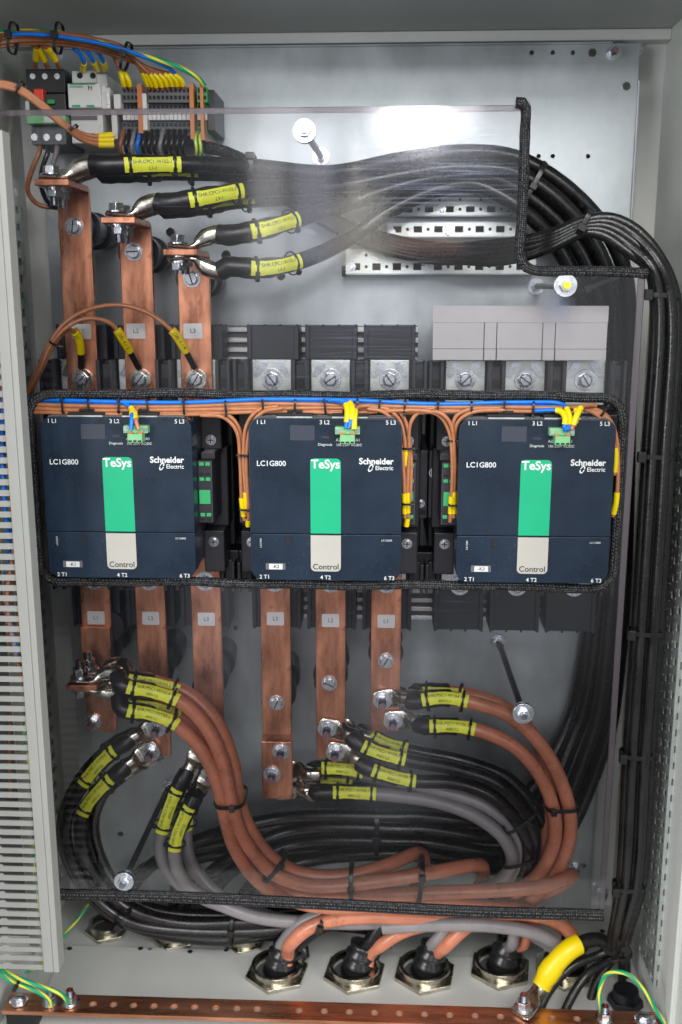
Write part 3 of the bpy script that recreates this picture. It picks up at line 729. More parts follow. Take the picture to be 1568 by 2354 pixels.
# body, shoulders and lugs
obj('body', MB().rrect(-kw+.003, kw-.003, -hh+.003, hh+.004, .0322, .150, .010), 'body', kt, bevel=.001)
obj('top_edge', MB().rrect(-kw+.010, kw-.010, hh-.004, hh+.001, .004, .0318, .002), 'mgrey', kt)
for sx in (-1, 1):
    x1 = sx*(kw+.025)
    zz = lambda py: P(747, py, 1.36).z - kzc
    obj('shoulder', MB().box(sx*(kw-.004), x1, .085, .148, zz(1035), zz(950)), 'body', kt, bevel=.002)
    obj('shoulder', MB().box(sx*(kw-.004), x1, .085, .148, zz(1318), zz(1222)), 'body', kt, bevel=.002)
    obj('side_wall', MB().box(sx*(kw-.004), x1+sx*.003, .112, .149, zz(1221.5), zz(1035.5)), 'body', kt, bevel=.002)
    obj('rear_wall', MB().box(sx*(kw-.01), x1+sx*.006, .1495, YB-YK-.001, -hh+.01, hh-.004), 'body2', kt, bevel=.002)
    fastener('cross', kt, Vector((sx*(kw+.010), .085, zz(1013))), sc=.95, name='screw'); fastener('cross', kt, Vector((sx*(kw+.010), .085, zz(1248))), sc=.95, name='screw')
    # auxiliary module
    zm = lambda py: P(747, py, 1.31).z - kzc
    a, b = sx*(kw-.001), sx*(kw+.019)
    am = obj('auxiliary_module', MB().box(a, b, .036, .111, zm(1205), zm(1062)).box(sx*(kw+.002), sx*(kw+.021), .050, .111, zm(1062)+.0002, zm(1045)), 'body', kt, bevel=.0012)
    ORG[am.name] = Vector((0,0,0))
    obj('green_face', MB().box(a+sx*.002, b-sx*.003, .0345, .040, zm(1161), zm(1129)), 'modgreen', am, bevel=.0005)
    for yy2 in (1104, 1186, 1069):
        for k in (.3, .72):
            xc = a+(b-a)*k; obj('release_button', MB().box(xc-.0032, xc+.0032, .0345, .040, zm(yy2+4), zm(yy2-4)), 'modgreen', am, bevel=.0006)
    for yy2 in (1092, 1197):
        for k in (.3, .72):
            xc = a+(b-a)*k; obj('wire_port', MB().box(xc-.003, xc+.003, .0352, .040, zm(yy2+2.6), zm(yy2-2.6)), 'dark', am)
# plug on the face
zc = hh - 2*hh*.09
cn = obj('plug_connector', MB().box(U(.567), U(.726), -.012, .001, V(.090), V(.046)).box(U(.600), U(.695), -.018, .001, V(.143), V(.0905)), 'conn', kt, bevel=.0008)
ORG[cn.name] = Vector((0,0,0))
for u in (.585, .708): obj('fixing_screw', MB().cone((U(u), -.0118, V(.068)), (U(u), -.0135, V(.068)), .0032, .0028, 14), 'zinc', cn, smooth='auto')
for u in (.615, .680): obj('lever', MB().box(U(u)-.003, U(u)+.003, -.0150, -.0115, V(.092), V(.080)), 'orangeclip', cn, bevel=.0004)
for u in (.617, .648, .679): obj('socket', MB().box(U(u)-.0022, U(u)+.0022, -.0184, -.0175, V(.138), V(.128)), 'dark', cn)
# terminals above and below
for sgn, zt_, z_in in ((1, ztu, hh+.002), (-1, ztl, -hh-.002)):
    zo = zt_ + (.025 if sgn > 0 else -.004)
    obj('terminal_base', MB().box(-pitch3*1.5-.012, pitch3*1.5+.012, .140, .185, sgn*(hh-.004), zo), 'body2', kt, bevel=.001)
    for k in (-1.5, -.5, .5, 1.5):
        xc = k*pitch3; w = .0115 if abs(k) < 1 else .010
        sp = obj('separator', MB().box(xc-w, xc-w*.55, .108, .1398, sgn*(hh+.006), zo+sgn*.003).box(xc+w*.55, xc+w, .108, .1398, sgn*(hh+.006), zo+sgn*.003).box(xc-w*.54, xc+w*.54, .122, .1397, sgn*(hh+.006), zo-sgn*.004), 'body', kt, bevel=.0008)
        obj('screw_well', MB().cone((xc, .1215, zt_-sgn*.004), (xc, .119, zt_-sgn*.004), .0062, .0062, 18), 'dark', kt)
    for k in (-1, 0, 1):
        xc = k*pitch3; w = .0275
        obj('terminal_pad', MB().box(xc-w, xc+w, .1335, .1398, sgn*(hh+.004), zo+sgn*.002), 'galv2', kt, bevel=.0008)
        # wedge reliefs pressed in the pad
        for q in (-1, 1):
            obj('pad_relief', MB().prism([(xc+q*.006, zo-sgn*.001), (xc+q*.018, zo-sgn*.001), (xc+q*.026, zo-sgn*.020), (xc+q*.020, zo-sgn*.022), (xc+q*.009, zo-sgn*.010)], .1312, .1337), 'zinc', kt)
def shrouds(par, off, sgn, k_list=(-1,0,1)):
    za = ztu+.026 if sgn > 0 else ztl-.002
    zb = (P(757,748,1.44).z-kzc) if sgn > 0 else (P(757,1436,1.44).z-kzc)
    for k in k_list:
        xc = off.x + k*pitch3*.995; w = .0365; oz = off.z
        mb = MB().box(xc-w, xc+w, off.y+.150, off.y+.200, oz+za, oz+zb)
        for q in (-1, 1): mb.box(xc+q*w, xc+q*(w-.006), off.y+.146, off.y+.1498, oz+za, oz+zb)
        for q in (-.95, -.3, .3, .95): mb.box(xc+q*w-.0015, xc+q*w+.0015, off.y+.147, off.y+.152, oz+zb+sgn*.0001, oz+zb+sgn*.002)
        sh = obj('terminal_shroud', mb, 'shroud', par, bevel=.0006)
shrouds(kt, Vector((0,0,0)), -1)
# top latches
for u in (.30, .66):
    obj('latch', MB().box(U(u)-.024, U(u)+.024, .006, .030, hh+.0015, hh+.005).box(U(u)-.010, U(u)+.010, .010, .028, hh+.0052, hh+.009), 'dark', kt, bevel=.0006)
    obj('latch_plate', MB().box(U(u)-.023, U(u)+.023, .002, .0055, hh-.0005, hh+.0015), 'galv2', kt)
KS = []
klab = ['left navy contactor with bare green stripe, marked -K1', 'middle navy contactor marked -K2, between the two others', 'right navy contactor marked -K3, under the pale grey terminal cover']
for i in range(3):
    k = kt if i == 0 else dup(kt, None)
    KS.append(k)
for i, k in enumerate(KS):
    if i == 0:
        for c_ in list(k.children):
            if c_.name.startswith('auxiliary_module') and c_.data.vertices[0].co.x < 0:
                for g_ in list(c_.children): bpy.data.objects.remove(g_)
                bpy.data.objects.remove(c_)
    k.location = (KX[i], YK, kzc); k['label'] = klab[i]; ORG[k.name] = Vector(k.location)
    t = MB(); text(t, '-K%d' % (i+1), .0062, (KX[i]+U(.168), YK-.0013, kzc+V(.913)), bold=.01); obj('tag_lettering', t, 'ink', k, fix=False)
    if i < 2: shrouds(k, Vector((KX[i], YK, kzc)), 1)
    if i > 0:
        for j in (-1, 0, 1): fastener('big', k, Vector((KX[i]+j*pitch3, YK+.1335, kzc+ztu)), spin=[.9,-.6,.9,-.8,.6,1.0][(i-1)*3+j+1], name='terminal_screw')
    if i == 2:
        for j in (-1, 0, 1): fastener('big', k, Vector((KX[i]+j*pitch3, YK+.1335, kzc+ztl)), spin=.5*j, name='terminal_screw')

# pale cover over the right-hand terminals
a, b = P(994, 765, 1.37), P(1396, 765, 1.37); z1, z0 = P(1190,703,1.37).z, P(1190,828,1.37).z
tcv = thing('terminal_cover', ((a.x+b.x)/2, 1.375, z0), 'pale grey slotted cover plate above the right contactor', 'cover')
zs_ = P(1190,802,1.37).z; zm_ = P(1190,742,1.37).z
xs = [a.x] + [P(x, 790, 1.37).x for x in (1112, 1141, 1246, 1275)] + [b.x]
mb = MB().box(a.x, b.x, 1.368, 1.372, zm_+.0003, z1)
for q0, q1 in zip(xs, xs[1:]): mb.box(q0+.0006, q1-.0006, 1.368, 1.372, zs_+.0004, zm_)
obj('panel', mb, 'ltgrey', tcv)
mb = MB()
for q0, q1 in zip(xs, xs[1:]): mb.box(q0+.0006, q1-.0006, 1.366, 1.372, z0, zs_-.0002)
obj('lip', mb, 'ltgrey', tcv, bevel=.0006)
obj('backing_lip', MB().box(a.x+.002, b.x-.002, 1.374, 1.378, z0+.004, z1-.002), 'mgrey', tcv)
obj('mount_arm', MB().box((a.x+b.x)/2-.1, (a.x+b.x)/2+.1, 1.378, YB-.002, z1-.02, z1-.012), 'body2', tcv)

# interlock block between contactors two and three
il = thing('interlock_block', P(985,1190,1.42), 'black ribbed interlock block between the middle and right contactors', 'interlock')
a, b = P(958,1110,1.40), P(1010,1110,1.40); z1, z0 = P(985,1036,1.40).z, P(985,1192,1.40).z; xm = (a.x+b.x)/2
obj('housing', MB().box(a.x, xm-.0006, 1.40, YB-.001, z0, z1).box(xm+.0006, b.x, 1.395, YB-.001, z0+.002, z1), 'body', il, bevel=.0012)
obj('window', MB().box(xm+.004, b.x-.004, 1.394, 1.396, z1-.022, z1-.012), 'dark', il)
fastener('cross', il, Vector((xm+.008, 1.395, z1-.031)), sc=.95, name='screw'); fastener('cross', il, Vector((a.x+.006, 1.400, z0+.022)), sc=.8, name='screw')
obj('window', MB().box(a.x+.002, xm-.003, 1.3990, 1.4005, z0+.006, z0+.013), 'dark', il)

# aluminium support profiles behind the terminals
def profile(x0, x1, y0, y1, label):
    a, b = P(x0, y0, 1.50).x, P(x1, y0, 1.50).x; z1, z0 = P(700, y0, 1.50).z, P(700, y1, 1.50).z; h = z1-z0
    t = thing('support_profile', ((a+b)/2, 1.52, z0), label, 'profile rail', 'ribbed aluminium profiles behind the terminals')
    obj('web', MB().box(a, b, 1.508, YB-.001, z0, z1), 'mgrey', t)
    for k0, k1 in ((0,.13),(.28,.42),(.56,.70),(.86,1.0)): obj('rib', MB().box(a, b, 1.498, 1.5078, z0+h*k0, z0+h*k1), 'alu', t, bevel=.0008)
profile(150, 962, 752, 832, 'ribbed aluminium profile above the left and middle contactors')
profile(690, 1300, 1350, 1420, 'ribbed aluminium profile below the middle and right contactors')

# ------------------------------------------------------------------ copper busbars
def sticker(par, s, x, y, Y, w=44, h=34):
    c = P(x, y, Y); a = w*.5*Y/2288*1.0; b = h*.5*Y/2288
    st = obj('label_sticker', MB().rrect(c.x-a, c.x+a, c.z-b, c.z+b, Y-.0009, Y-.0002, .002), 'sticker', par)
    t = MB(); text(t, s, .0085, (c.x, Y-.0012, c.z)); obj('sticker_lettering', t, 'ink', st, fix=False, origin=ORG[st.name])
TH = .008
def bar_flange(yf_px, x_front, bar, Y0, zc, wz=TH):
    pass
def insulator(par, x, y, Y=YR+TH):
    c = P(x, y, Y); n = 5; mb = MB()
    L_ = YB-.001-c.y; 
    for k in range(n):
        y0 = c.y+.0005+L_*k/n; y1 = c.y+.0005+L_*(k+.96)/n; r = .021+.004*(k % 2); mb.cone((c.x,y0,c.z),(c.x,min(y1,YB-.001),c.z),r+.002,r,24)
    obj('insulator', mb, 'body2', par, smooth='auto')
def upper_bar(xa, ya, yflange, lab, s, sx, sy, screw, yb=935):
    """vertical bar with its top end bent forward into a flat landing"""
    pm = P(xa, 700, YR); hw = .0222; zf1 = P(xa, yflange, YR-.088).z; zf0 = zf1-TH
    zb = P(xa, yb, YR).z
    t = thing('copper_busbar', (pm.x, YR, zb), lab, 'busbar', 'upper copper busbars')
    R = .012; y0 = YR-.088
    prof = [(y0, zf0), (y0, zf1)]   # outline in (y,z): landing, bend, vertical leg
    for k in range(7): a = PI/2-k*PI/12; prof.append((YR+TH-R+R*math.cos(a), zf1-R+R*math.sin(a)))
    prof.append((YR+TH, zb)); prof.append((YR, zb))
    for k in range(7): a = k*PI/12; prof.append((YR+TH-R+(R-TH)*math.cos(a), zf1-R+(R-TH)*math.sin(a)))
    n = len(prof); v = [(pm.x-hw, y, z) for y, z in prof]+[(pm.x+hw, y, z) for y, z in prof]
    mb = MB().add(v, [tuple(range(n)), tuple(range(2*n-1, n-1, -1))]+[(i, (i+1) % n, n+(i+1) % n, n+i) for i in range(n)])
    obj('bar', mb, 'copper', t, bevel=.0010)
    sticker(t, s, sx, sy, YR)
    q = P(*screw, YR); fastener('pan', t, q, sc=1.05, spin=screw[0]*.01); insulator(t, screw[0], screw[1])
    q = Vector((pm.x, YR, kzc+ztu)); fastener('big', t, q, spin=-.6-.2*screw[0]/200, name='terminal_screw')
    return t, pm.x, zf1, y0
UB = [upper_bar(181, 0, 411, 'upper left copper busbar stickered L1, tallest of the upper three', 'L1', 188, 762, (171, 521)),
      upper_bar(317, 0, 498, 'upper copper busbar stickered L2, between its two neighbours', 'L2', 313, 761, (308, 579)),
      upper_bar(447, 0, 572, 'upper copper busbar stickered L3, shortest of the upper three', 'L3', 444, 761, (441, 640))]
for i, (t, x, z, y0) in enumerate(UB):
    for dy in (.020, .055):
        q = Vector((x-.004, y0+dy, z-TH)); fastener('nut', t, q, axis=(0,0,-1), sc=1.0)
def lower_bar(xa, ytop, ybot, lab, s, sy, screws, step=None, nuts=(), grp='lower copper busbars'):
    pm = P(xa, 1400, YR); hw = .0222; zt_ = kzc-hh-.003; zb = P(xa, ybot, YR).z
    t = thing('copper_busbar', (pm.x, YR, zb), lab, 'busbar', grp)
    if step:
        zs = P(xa, step, YR).z
        mb = MB().box(pm.x-hw, pm.x+hw, YR, YR+TH, zs-.014, zt_); obj('bar', mb, 'copper', t, bevel=.0010)
        mb = MB().box(pm.x-hw*1.05, pm.x+hw*1.05, YR-TH-.0004, YR-.0004, zb, zs-.002); obj('lap_bar', mb, 'copper', t, bevel=.0012)
        pr = [(YR-TH-.0004, zs-.0018), (YR-.0004, zs+.006), (YR-.0004, zs-.0018)]
        v = [(pm.x-hw*1.05, y, z) for y, z in pr]+[(pm.x+hw*1.05, y, z) for y, z in pr]
        obj('chamfer', MB().add(v, [(0,1,2),(5,4,3),(0,3,4,1),(1,4,5,2),(2,5,3,0)]), 'copper', t)
        yfx = YR-TH-.0004
    else:
        obj('bar', MB().box(pm.x-hw, pm.x+hw, YR, YR+TH, zb, zt_), 'copper', t, bevel=.0010); yfx = YR
    sticker(t, s, pm.x and sx_of(pm.x, 1420), sy, YR, 42, 33)
    for (x, y) in screws: fastener('pan', t, P(x, y, YR), sc=1.0, spin=x*.013); insulator(t, x, y)
    for (x, y) in nuts: fastener('nut', t, P(x, y, yfx), sc=1.0, spin=x*.1)
    fastener('big', t, Vector((pm.x, YR, kzc+ztl+.004)), name='terminal_screw')
    return t, pm.x, yfx
def sx_of(X, y):      # column where world X shows at row y, bar depth
    lo, hi = -200, 1800
    for _ in range(40):
        m = (lo+hi)/2
        if P(m, y, YR).x < X: lo = m
        else: hi = m
    return lo
b1 = lower_bar(220, 0, 1682, 'lower copper busbar stickered L1, leftmost, with a forward landing', 'L1', 1420, [(222,1513)], nuts=[(214,1660)])
b2 = lower_bar(346, 0, 1738, 'lower copper busbar stickered L2 under the left contactor', 'L2', 1421, [])
b3 = lower_bar(474, 0, 1722, 'lower copper busbar stickered L3 under the left contactor', 'L3', 1423, [])
for t_, x_, y_ in ((b1[0],250,1440),(b2[0],348,1560),(b3[0],476,1580)): insulator(t_, x_, y_)
b4 = lower_bar(633, 0, 1830, 'lower copper busbar stickered L3 with a lapped lower end', 'L3', 1422, [(636,1615)], step=1697, nuts=[(646,1727),(626,1779)])
b5 = lower_bar(760, 0, 1744, 'lower copper busbar stickered L2 under the middle contactor', 'L2', 1426, [(757,1570)])
b6 = lower_bar(888, 0, 1682, 'lower copper busbar stickered L1 under the middle contactor, far right', 'L1', 1428, [(887,1518)])
# forward landing of the leftmost lower bar
zl = P(180, 1576, YR-.088).z; xL = b1[1]
obj('landing', MB().box(xL-.0222, xL+.0222, YR-.088, YR-.0006, zl-TH, zl), 'copper', b1[0], bevel=.001)
obj('landing_leg', MB().box(xL-.0222, xL+.0222, YR-.0092, YR-.0006, zl-.0005-.0, zl+.060), 'copper', b1[0], bevel=.001)
for dy in (.020, .055):
    fastener('nut', b1[0], Vector((xL-.006, YR-.088+dy, zl+.005)), axis=(0,0,1), sc=1.15); fastener('hex', b1[0], Vector((xL-.006, YR-.088+dy, zl-TH-.005)), axis=(0,0,-1), sc=1.05)

# ------------------------------------------------------------------ cables
def tag_on(par, Q, s0, ln, rs, lines, face=None, side=0.0, mt='tag', ties=True):
    """Yellow marker plate bent round the cable, its print, and the two ties that hold it."""
    n = 14; cells = [1,.42,1]+[.92]*8+[1,.42,1]; cells = cells[:n]
    up0 = None
    def frame(s):
        p = at(Q, s); t = (at(Q, s+.004)-at(Q, s-.004)).normalized(); f = (CAMP-p); f = (f-t*f.dot(t)).normalized()
        w = t.cross(f)
        return p, t, f, w
    mb = MB(); half = .70
    for i in range(n):
        sa, sb = s0+ln*i/n, s0+ln*(i+1)/n; hf = half*cells[i]
        for q in range(6):
            a0, a1 = -hf+2*hf*q/6+side, -hf+2*hf*(q+1)/6+side; v = []
            for s_, a in ((sa,a0),(sb,a0),(sb,a1),(sa,a1)):
                p, t, f, w = frame(s_); v.append(p+(f*math.cos(a)+w*math.sin(a))*(rs+.0016))
            for s_, a in ((sa,a0),(sb,a0),(sb,a1),(sa,a1)):
                p, t, f, w = frame(s_); v.append(p+(f*math.cos(a)+w*math.sin(a))*(rs+.0004))
            mb.add(v, [(0,1,2,3),(7,6,5,4),(0,4,5,1),(1,5,6,2),(2,6,7,3),(3,7,4,0)])
    o = obj('marker_tag', mb, mt, par)
    # print: reads left to right
    pm, tm, fm, wm = frame(s0+ln/2); R3 = RM.transposed(); tt = R3 @ tm
    sg = 1 if tt.x > -.15 else -1
    mb = MB(); wc = R3 @ wm; up = 1 if (wc.y*sg > 0 or abs(tt.x) < .2 and wc.x*sg < 0) else -1
    up = 1 if (R3 @ (tm*sg).cross(wm)).z*1 > 0 else -1     # w is 'up' of the text when (t,w,view) is right-handed
    for k, (ln_, sz, dy) in enumerate(zip(lines, (.0064, .0060), (.0036, -.0046))):
        def fn(x, y, dy=dy):
            p, t, f, w = frame(s0+ln/2+x*sg); a = (y+dy)*up/(rs+.0018)+side
            return p+(f*math.cos(a)+w*math.sin(a))*(rs+.0020)
        text(mb, ln_, sz, None, fn=fn, sx=.95)
    if mb.v: obj('tag_lettering', mb, 'ink', o, fix=False, origin=ORG[o.name])
    if ties:
        for s_ in (s0+ln*1.5/n, s0+ln*12.5/n):
            p, t, f, w = frame(s_); ring = [p+(f*math.cos(a)+w*math.sin(a))*(rs+.0022) for a in [2*PI*k/20 for k in range(20)]]
            tb = MB().sweep(ring, (.0009, .0016), n=8, up=t, closed=True)
            pf = p+f*(rs*.0)+(f*math.cos(.9)+w*math.sin(.9))*(rs+.004); tb.obox(pf, t*.0026, (f*math.cos(.9)+w*math.sin(.9))*.0026, (w*math.cos(.9)-f*math.sin(.9))*.003)
            obj('tag_tie', tb, 'tie', o, smooth='auto', origin=ORG[o.name])
    return o

def cable(label, pts, r, m, lug=None, sleeve=.075, tg=None, group=None, name='power_cable', rs=None, tag_at=None, taglen=.088, side=0.0, sm='shrink', lugw=.0150, bolt=None, step=.008, cat='cable'):
    W = pts if isinstance(pts[0], Vector) else px(pts)
    Q = smooth_path(W, step); rs = rs or r*1.16
    start = .058 if lug is not None else 0
    c = MB().sweep(cut(Q, start, 99), r, n=14); root = tag(obj(name, c, m, smooth='auto'), label, cat, group)
    if lug is not None:
        up = Vector(lug); ss = [-.013, -.011, -.004, .004, .016, .024, .032, .040, .062]
        prof = [(lugw*.62,.0024),(lugw*.9,.0027),(lugw,.0027),(lugw,.0027),(lugw,.0029),(lugw*.95,.0052),(r*1.0,.0088),(r*1.02,r*1.0),(r*1.02,r*1.02)]
        d0 = (at(Q,.01)-Q[0]).normalized(); pp = [at(Q, s) if s >= 0 else Q[0]+d0*s for s in ss]
        pt = []; pr = []
        for i in range(len(ss)-1):
            for k in range(4):
                f = k/4; s_ = ss[i]*(1-f)+ss[i+1]*f; pt.append(at(Q, s_) if s_ >= 0 else Q[0]+d0*s_)
                pr.append((prof[i][0]*(1-f)+prof[i+1][0]*f, prof[i][1]*(1-f)+prof[i+1][1]*f))
        pt.append(pp[-1]); pr.append(prof[-1])
        obj('cable_lug', MB().sweep(pt, pr, n=20, up=up, power=2.6), 'tin', root, smooth='auto')
        if bolt: fastener(bolt, root, Q[0]+up*.0029, axis=up, sc=1.05, spin=random.random()*3)
    if sleeve:
        a = start-.001; SQ = cut(Q, a, a+sleeve); n = len(SQ)
        rr = [rs*(1+.045*math.sin(i*1.9+r*900)+.02*random.uniform(-1,1)) for i in range(n)]; rr[0] = rs*.97; rr[-1] = r*1.04
        obj('heat_shrink', MB().sweep(SQ, rr, n=16), sm, root, smooth='auto')
    if tg:
        for k, (s0, lines, sd) in enumerate(tg): tag_on(root, Q, s0, taglen, rs*1.0, lines, side=sd)
    return root, Q

# --- six upper cables from the bent landings, along and round the right-hand arc, down and back along the bottom
GU = 'thick black cables from the upper busbars'
x1, z1_, y1_ = UB[0][1], UB[0][2], UB[0][3]; x2, z2_, y2_ = UB[1][1], UB[1][2], UB[1][3]; x3, z3_, y3_ = UB[2][1], UB[2][2], UB[2][3]
def tail(k):
    """shared run: over the arc, down the right side, back along the floor"""
    o = [0, 1, 2, 3, 4, 5][k]; d = (k % 2)*.030; kk = k
    A_ = [(1195, 366, 1.500), (1195, 402, 1.480), (1195, 440, 1.490), (1195, 478, 1.48), (1195, 420, 1.535), (1195, 462, 1.535)][k]
    B_ = [(1345, 470, 1.505), (1322, 500, 1.485), (1300, 530, 1.495), (1275, 560, 1.49), (1330, 510, 1.54), (1300, 545, 1.54)][k]
    C_ = [(1432, 610, 1.515), (1398, 640, 1.50), (1368, 660, 1.505), (1340, 690, 1.51), (1405, 650, 1.545), (1365, 690, 1.545)][k]
    D_ = [(1445, 860, 1.535), (1412, 880, 1.52), (1402, 900, 1.525), (1392, 920, 1.555), (1432, 900, 1.560), (1404, 930, 1.56)][k]
    E_ = [(1425, 1500, 1.53), (1395, 1500, 1.50), (1365, 1500, 1.53), (1350, 1480, 1.555), (1405, 1500, 1.56), (1372, 1500, 1.56)][k]
    F_ = [(1385, 1730, 1.53), (1350, 1720, 1.50), (1320, 1690, 1.53), (1300, 1680, 1.55), (1360, 1730, 1.56), (1320, 1700, 1.56)][k]
    G_ = [(1240, 1985, 1.50), (1215, 1950, 1.48), (1190, 1910, 1.49), (1160, 1870, 1.50), (1200, 1985, 1.54), (1180, 1950, 1.54)][k]
    H_ = [(960, 1962, 1.47), (950, 1935, 1.47), (950, 1905, 1.47), (940, 1876, 1.47), (950, 1965, 1.51), (940, 1940, 1.51)][k]
    I_ = [(680, 1985, 1.48), (660, 1945, 1.48), (650, 1915, 1.48), (620, 1885, 1.48), (600, 1960, 1.51), (560, 1930, 1.51)][k]
    J_ = [(560, 2060, 1.50), (500, 2040, 1.50), (440, 2050, 1.51), (360, 1980, 1.50), (430, 1985, 1.52), (330, 2000, 1.53)][k]
    K_ = [(570, 2140, 1.50), (540, 2140, 1.52), (410, 2140, 1.52), (255, 2110, 1.52), (395, 2140, 1.53), (245, 2110, 1.535)][k]
    return [A_, B_, C_, D_, E_, F_, G_, H_, I_, J_, K_]
def upper(k, h, mid, lines, lab, nrm=1, sside=0.0, tagat=.10):
    pts = [Vector(h), Vector(h)+Vector((.022,0,0)), Vector(h)+Vector((.034,.0,.010*nrm)), Vector(h)+Vector((.056,.001,.016*nrm))] + px(mid+tail(k))
    return cable(lab, pts, .0112, 'cabk', lug=(0,0,nrm), sleeve=.085, tg=[(tagat, lines, sside)], group=GU, bolt='hex', rs=.0132, lugw=.0145, taglen=.071)
upper(0, (x1-.006, y1_+.020, z1_+.004), [(230,381,1.332),(300,379,1.34),(420,378,1.36),(580,384,1.40),(760,398,1.44),(920,368,1.47),(1060,350,1.49)], ('SHR.CPC1-W102.1','L1-1'), 'front thick black cable on the top copper landing, tagged L1-1')
upper(4, (x1-.006, y1_+.055, z1_+.004), [(235,396,1.366),(310,396,1.37),(420,396,1.39),(580,402,1.43),(760,420,1.48),(920,400,1.51),(1060,385,1.53)], ('SHR.CPC1-W102.2','L1-2'), 'rear thick black cable on the top copper landing, tagged L1-2', sside=-.3, tagat=.118)
upper(1, (x2-.006, y2_+.020, z2_+.004), [(370,468,1.332),(460,456,1.34),(560,438,1.37),(680,432,1.42),(800,425,1.45),(940,400,1.46),(1060,386,1.47)], ('SHR.CPC1-W102.3','L2-1'), 'front thick black cable on the middle copper landing, tagged L2-1')
upper(5, (x2-.006, y2_+.055, z2_+.004), [(375,478,1.366),(465,472,1.37),(560,460,1.40),(680,455,1.45),(800,455,1.48),(940,430,1.51),(1060,425,1.53)], ('SHR.CPC1-W102.4','L2-2'), 'rear thick black cable on the middle copper landing, tagged L2-2', sside=-.3, tagat=.112)
upper(2, (x3-.006, y3_+.020, z3_+.004), [(515,541,1.332),(600,528,1.34),(680,505,1.38),(780,475,1.44),(900,434,1.46),(1000,410,1.47),(1090,400,1.48)], ('SHR.CPC1-W102.5','L3-1'), 'thick black cable bolted on top of the third copper landing, tagged L3-1')
upper(3, (x3-.006, y3_+.020, z3_-TH-.004), [(515,615,1.332),(600,617,1.34),(690,600,1.38),(800,550,1.44),(900,482,1.46),(1000,438,1.47),(1090,425,1.48)], ('SHR.CPC1-W102.6','L3-2'), 'thick black cable bolted under the third copper landing, tagged L3-2', nrm=-1)

# --- left orange cables (four)
GO = 'orange cables looping from the left landing'
def orange(i, h, mid, lines, lab, nrm, tagat=.085, sside=0.0, bolt=None):
    pts = [Vector(h), Vector(h)+Vector((.020,0,0)), Vector(h)+Vector((.034,.0,.008*nrm)), Vector(h)+Vector((.052,0,.010*nrm))] + px(mid)
    return cable(lab, pts, .0103, 'caor', lug=(0,0,nrm), sleeve=.066, tg=[(tagat, lines, sside)], group=GO, rs=.0128, taglen=.074, bolt=bolt)
hx, hy = xL-.006, YR-.088
orange(0, (hx, hy+.055, zl+.003), [(290,1556,1.345),(360,1568,1.35),(430,1593,1.35),(495,1655,1.345),(535,1750,1.34),(548,1832,1.335),(572,1900,1.335),(625,1972,1.34),(700,2010,1.345),(800,2012,1.35),(900,1985,1.37),(955,1962,1.40),(975,1975,1.44),(960,2030,1.47),(930,2080,1.47)], ('SHR.MSC1-W103.2','690V L1'), 'orange cable on the left landing, upper rear one, tagged W103.2', 1, sside=.25, tagat=.088)
orange(1, (hx, hy+.020, zl+.003), [(280,1574,1.32),(350,1590,1.325),(420,1616,1.325),(480,1680,1.325),(518,1770,1.32),(530,1832,1.315),(560,1925,1.32),(625,2004,1.325),(710,2035,1.33),(830,2030,1.335),(980,2008,1.34),(1080,1990,1.37),(1110,1992,1.41),(1100,2040,1.45),(1070,2080,1.46)], ('SHR.MSC1-W103.4','690V L1'), 'orange cable on the left landing, upper front one, tagged W103.4', 1)
orange(2, (hx, hy+.055, zl-TH-.003), [(290,1612,1.345),(360,1625,1.35),(430,1655,1.36),(490,1730,1.36),(518,1830,1.352),(545,1930,1.35),(620,2030,1.35),(720,2062,1.35),(850,2058,1.35),(1000,2052,1.35),(1150,2046,1.35),(1260,2035,1.355),(1312,2012,1.38),(1300,2030,1.42),(1200,2080,1.43)], ('SHR.MSC1-W103.3','690V L1'), 'orange cable under the left landing, rear one, tagged W103.3', -1, sside=.2, tagat=.088)
orange(3, (hx, hy+.020, zl-TH-.003), [(280,1628,1.32),(340,1640,1.325),(400,1662,1.325),(460,1720,1.325),(500,1800,1.32),(512,1850,1.318),(540,1950,1.325),(600,2030,1.335),(680,2072,1.345),(760,2086,1.35),(880,2084,1.36),(1000,2076,1.36),(1120,2084,1.37),(1230,2100,1.39),(1320,2150,1.40)], ('SHR.MSC1-W103.1','690V L1'), 'orange cable under the left landing, front one, tagged W103.1', -1)

# --- cables bolted flat on the faces of the lower bars
N_ = (0,-1,0)
def face(lab, h, mid, lines, m, grp, r=.0103, Yf=YR-.003, tagat=.085, sleeve=.07, rs=.0130, sside=0.0, bolt='nut', taglen=.074, sm='shrink'):
    p0 = P(h[0], h[1], Yf); pts = [p0]; q = px(mid); d = (q[0]-p0); d.y = 0; d.normalize()
    pts += [p0+d*.020, p0+d*.034+Vector((0,-.006,0)), p0+d*.052+Vector((0,-.009,0))] + q
    return cable(lab, pts, r, m, lug=N_, sleeve=sleeve, tg=[(tagat, lines, sside)] if lines else None, group=grp, rs=rs, bolt=bolt, taglen=taglen, sm=sm)
GB = 'black cables curving down on the left'
face('black cable on the lower L2 bar, upper of the left pair', (362,1672), [(300,1700,1.385),(255,1730,1.38),(200,1790,1.375),(160,1860,1.37),(150,1920,1.37),(170,1990,1.37),(215,2060,1.38),(300,2120,1.39),(430,2140,1.40),(600,2140,1.41),(760,2125,1.42),(880,2150,1.43),(860,2195,1.43)], ('SHR.MSC1-W103.5','690V L2'), 'cabk', GB)
